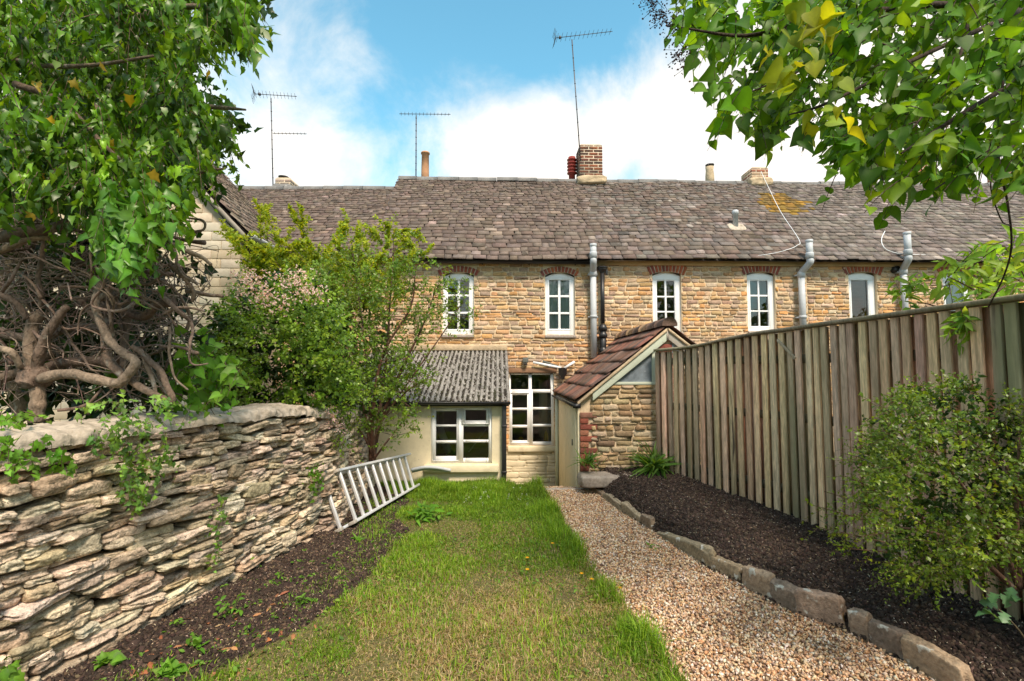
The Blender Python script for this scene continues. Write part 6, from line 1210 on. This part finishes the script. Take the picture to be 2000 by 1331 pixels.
# strappy plants at the outhouse foot
for px, py, n, ln_, lab in ((1278, 914, 150, .34, 'strappy green plant growing in the corner of fence and outhouse'), (1150, 905, 70, .18, 'small strappy plant at the foot of the red brick quoin')):
    lm = MB(); b = at(px, py, 6.0); D = rng.normal(size=(n, 3)) * [.8, .7, .4] + [0, -.2, .75]; leaves(lm, rows_template([(0, 0, .035), (.35, .35, .05), (.7, .7, .04), (1, 1, .004)], .3, .55), b + rng.normal(size=(n, 3)) * [.05, .03, .01], D, rng.normal(size=(n, 3)) * .3 + [0, -.3, 1], ln_ * rng.uniform(.5, 1.1, n), pick([(.06, .14, .02), (.09, .19, .03), (.13, .24, .05)], n)); bush_thing('strappy_plant', b, lab, 'plant', lm, None, leafname='leaves')
# weeds
WEEDS = [(447, 1120, 26, .055, .14, 'tallest bright green weed sprouting against the foot of the stone wall', OVAL), (452, 1200, 26, .04, .1, 'wide leafy weed in the brown bed before the tallest weed', OVAL), (350, 1172, 9, .055, .05, 'low round leaved weed close to the foot of the stone wall', HEART), (545, 1130, 12, .03, .03, 'small flat weed alone in the middle of the brown bed', OVAL), (590, 1180, 26, .035, .06, 'fine leaved weed between the brown bed and the lawn edge', LANCE), (345, 1225, 10, .03, .04, 'yellowish small weed in the brown bed near the wall foot', OVAL), (380, 1270, 22, .045, .05, 'spreading weed among the fallen leaves near the bottom of the bed', OVAL), (480, 1240, 14, .035, .05, 'weed with pointed leaflets by the dry grass edge', LANCE), (330, 1320, 26, .055, .05, 'clump of broad weeds at the bottom edge below the wall', HEART), (835, 1018, 44, .11, .12, 'dark plantain clump on the lawn right of the ladder', LANCE), (215, 1300, 18, .05, .05, 'round leaved weeds at the near foot of the stone wall', HEART), (700, 1055, 14, .06, .03, 'flat grassy weed in the soil in front of the ladder', LANCE), (1275, 1060, 8, .05, .05, 'wisp of grassy weed behind the longest edging stone', LANCE), (1160, 905, 14, .06, .08, 'trailing yellow green weed by the cream outhouse corner', LANCE)]
for px, py, n, sz, hh, lab, tp_ in WEEDS:
    b = ground(px, py, 0 if px < 1150 else .06); z = float(gheight(np.array([b[0]]), np.array([b[1]]))[0][0]); b[2] = z; lm, sm = MB(), MB(); D = rng.normal(size=(n, 3)) * [1, 1, .25] + [0, 0, .35]; P = b + np.c_[rng.normal(size=(n, 2)) * hh * .45, rng.uniform(.005, hh, n)]
    leaves(lm, tp_, P, D, rng.normal(size=(n, 3)) * .35 + [0, -.3, 1], sz * rng.uniform(.6, 1.2, n), pick(BL + [(.15, .29, .04)], n, .2))
    for q in P[::2]: tube(sm, [b, (b + q) / 2 + [0, 0, .01], q], .0015, 4, (.1, .17, .03), cap=False)
    bush_thing('weed', b, lab, 'weed', lm, sm, leafname='leaves', stemname='stalks')
# yellow flowers in the lawn
for px, py, lab in ((1030, 1090, 'yellow flower left of centre in the lawn, paler than its neighbours'), (1030, 1113, 'wide open yellow flower just below a paler one in the lawn'), (1079, 1062, 'yellow flower farthest up the lawn on a leafy stalk'), (1136, 1121, 'yellow flower nearest the middle of the path edge, upper of a close pair'), (1156, 1132, 'yellow flower beside the path, lower of a close pair'), (1211, 1149, 'yellow flower hanging over the gravel edge')):
    b = ground(px, py + 16, 0); top = at(px, py, float(b[1])); t = thing('yellow_flower', b, lab, 'flower', 'yellow flowers in the lawn'); sm, fm = MB(), MB(); tube(sm, pline([(px + 2, py + 16, b[1]), (px + 1, py + 8, b[1]), (px, py, b[1])], 4), .002, 5, (.08, .18, .03)); sm.build('stalk', M['leaf'], t)
    a = np.linspace(0, 2 * np.pi, 14, endpoint=False); D = np.stack([np.cos(a), np.sin(a), a * 0 + .35], -1); leaves(fm, TINY, np.tile(top, (14, 1)), D, np.tile([0, 0, 1.], (14, 1)), .017, pick([(.78, .42, .01), (.8, .5, .02)], 14)); fm.build('petals', M['petal'], t)
n = 40; p = scatter(np.array([(-.4, 5.2), (.4, 5.2), (.3, 6.1), (-.3, 6.2)]), n); fm = MB()
for k in range(5): leaves(fm, TINY, np.c_[p, rng.uniform(.06, .09, n)], rng.normal(size=(n, 3)) * [1, 1, .2], np.tile([0, -.3, 1.], (n, 1)), .009, np.full((n, 3), .8))
tag(fm.build('daisies', M['petal'], base=(0, 5.6, 0)), 'tiny white daisies speckled through the far grass', 'daisies', kind='stuff')
# hedge and trees behind the viewer, seen only in the windows
lm = MB(); n = 11000; P = np.c_[rng.uniform(-9, 24, n), rng.uniform(-11, -9, n), rng.uniform(0, 1, n)]; top = 5.6 + 2.2 * vnoise(np.c_[P[:, 0] * .35, P[:, 0] * 0, P[:, 0] * 0], 3); P[:, 2] *= top
leaves(lm, OVAL, P, rng.normal(size=(n, 3)), rng.normal(size=(n, 3)) + [0, 1, .5], .42, pick([(.09, .19, .02), (.10, .17, .02), (.04, .09, .014), (.16, .19, .02)], n)); tag(lm.build('hedge', M['leaf'], base=(0, -9.5, 0)), 'mixed green hedge and trees mirrored in the upper windows', 'hedge', kind='stuff')
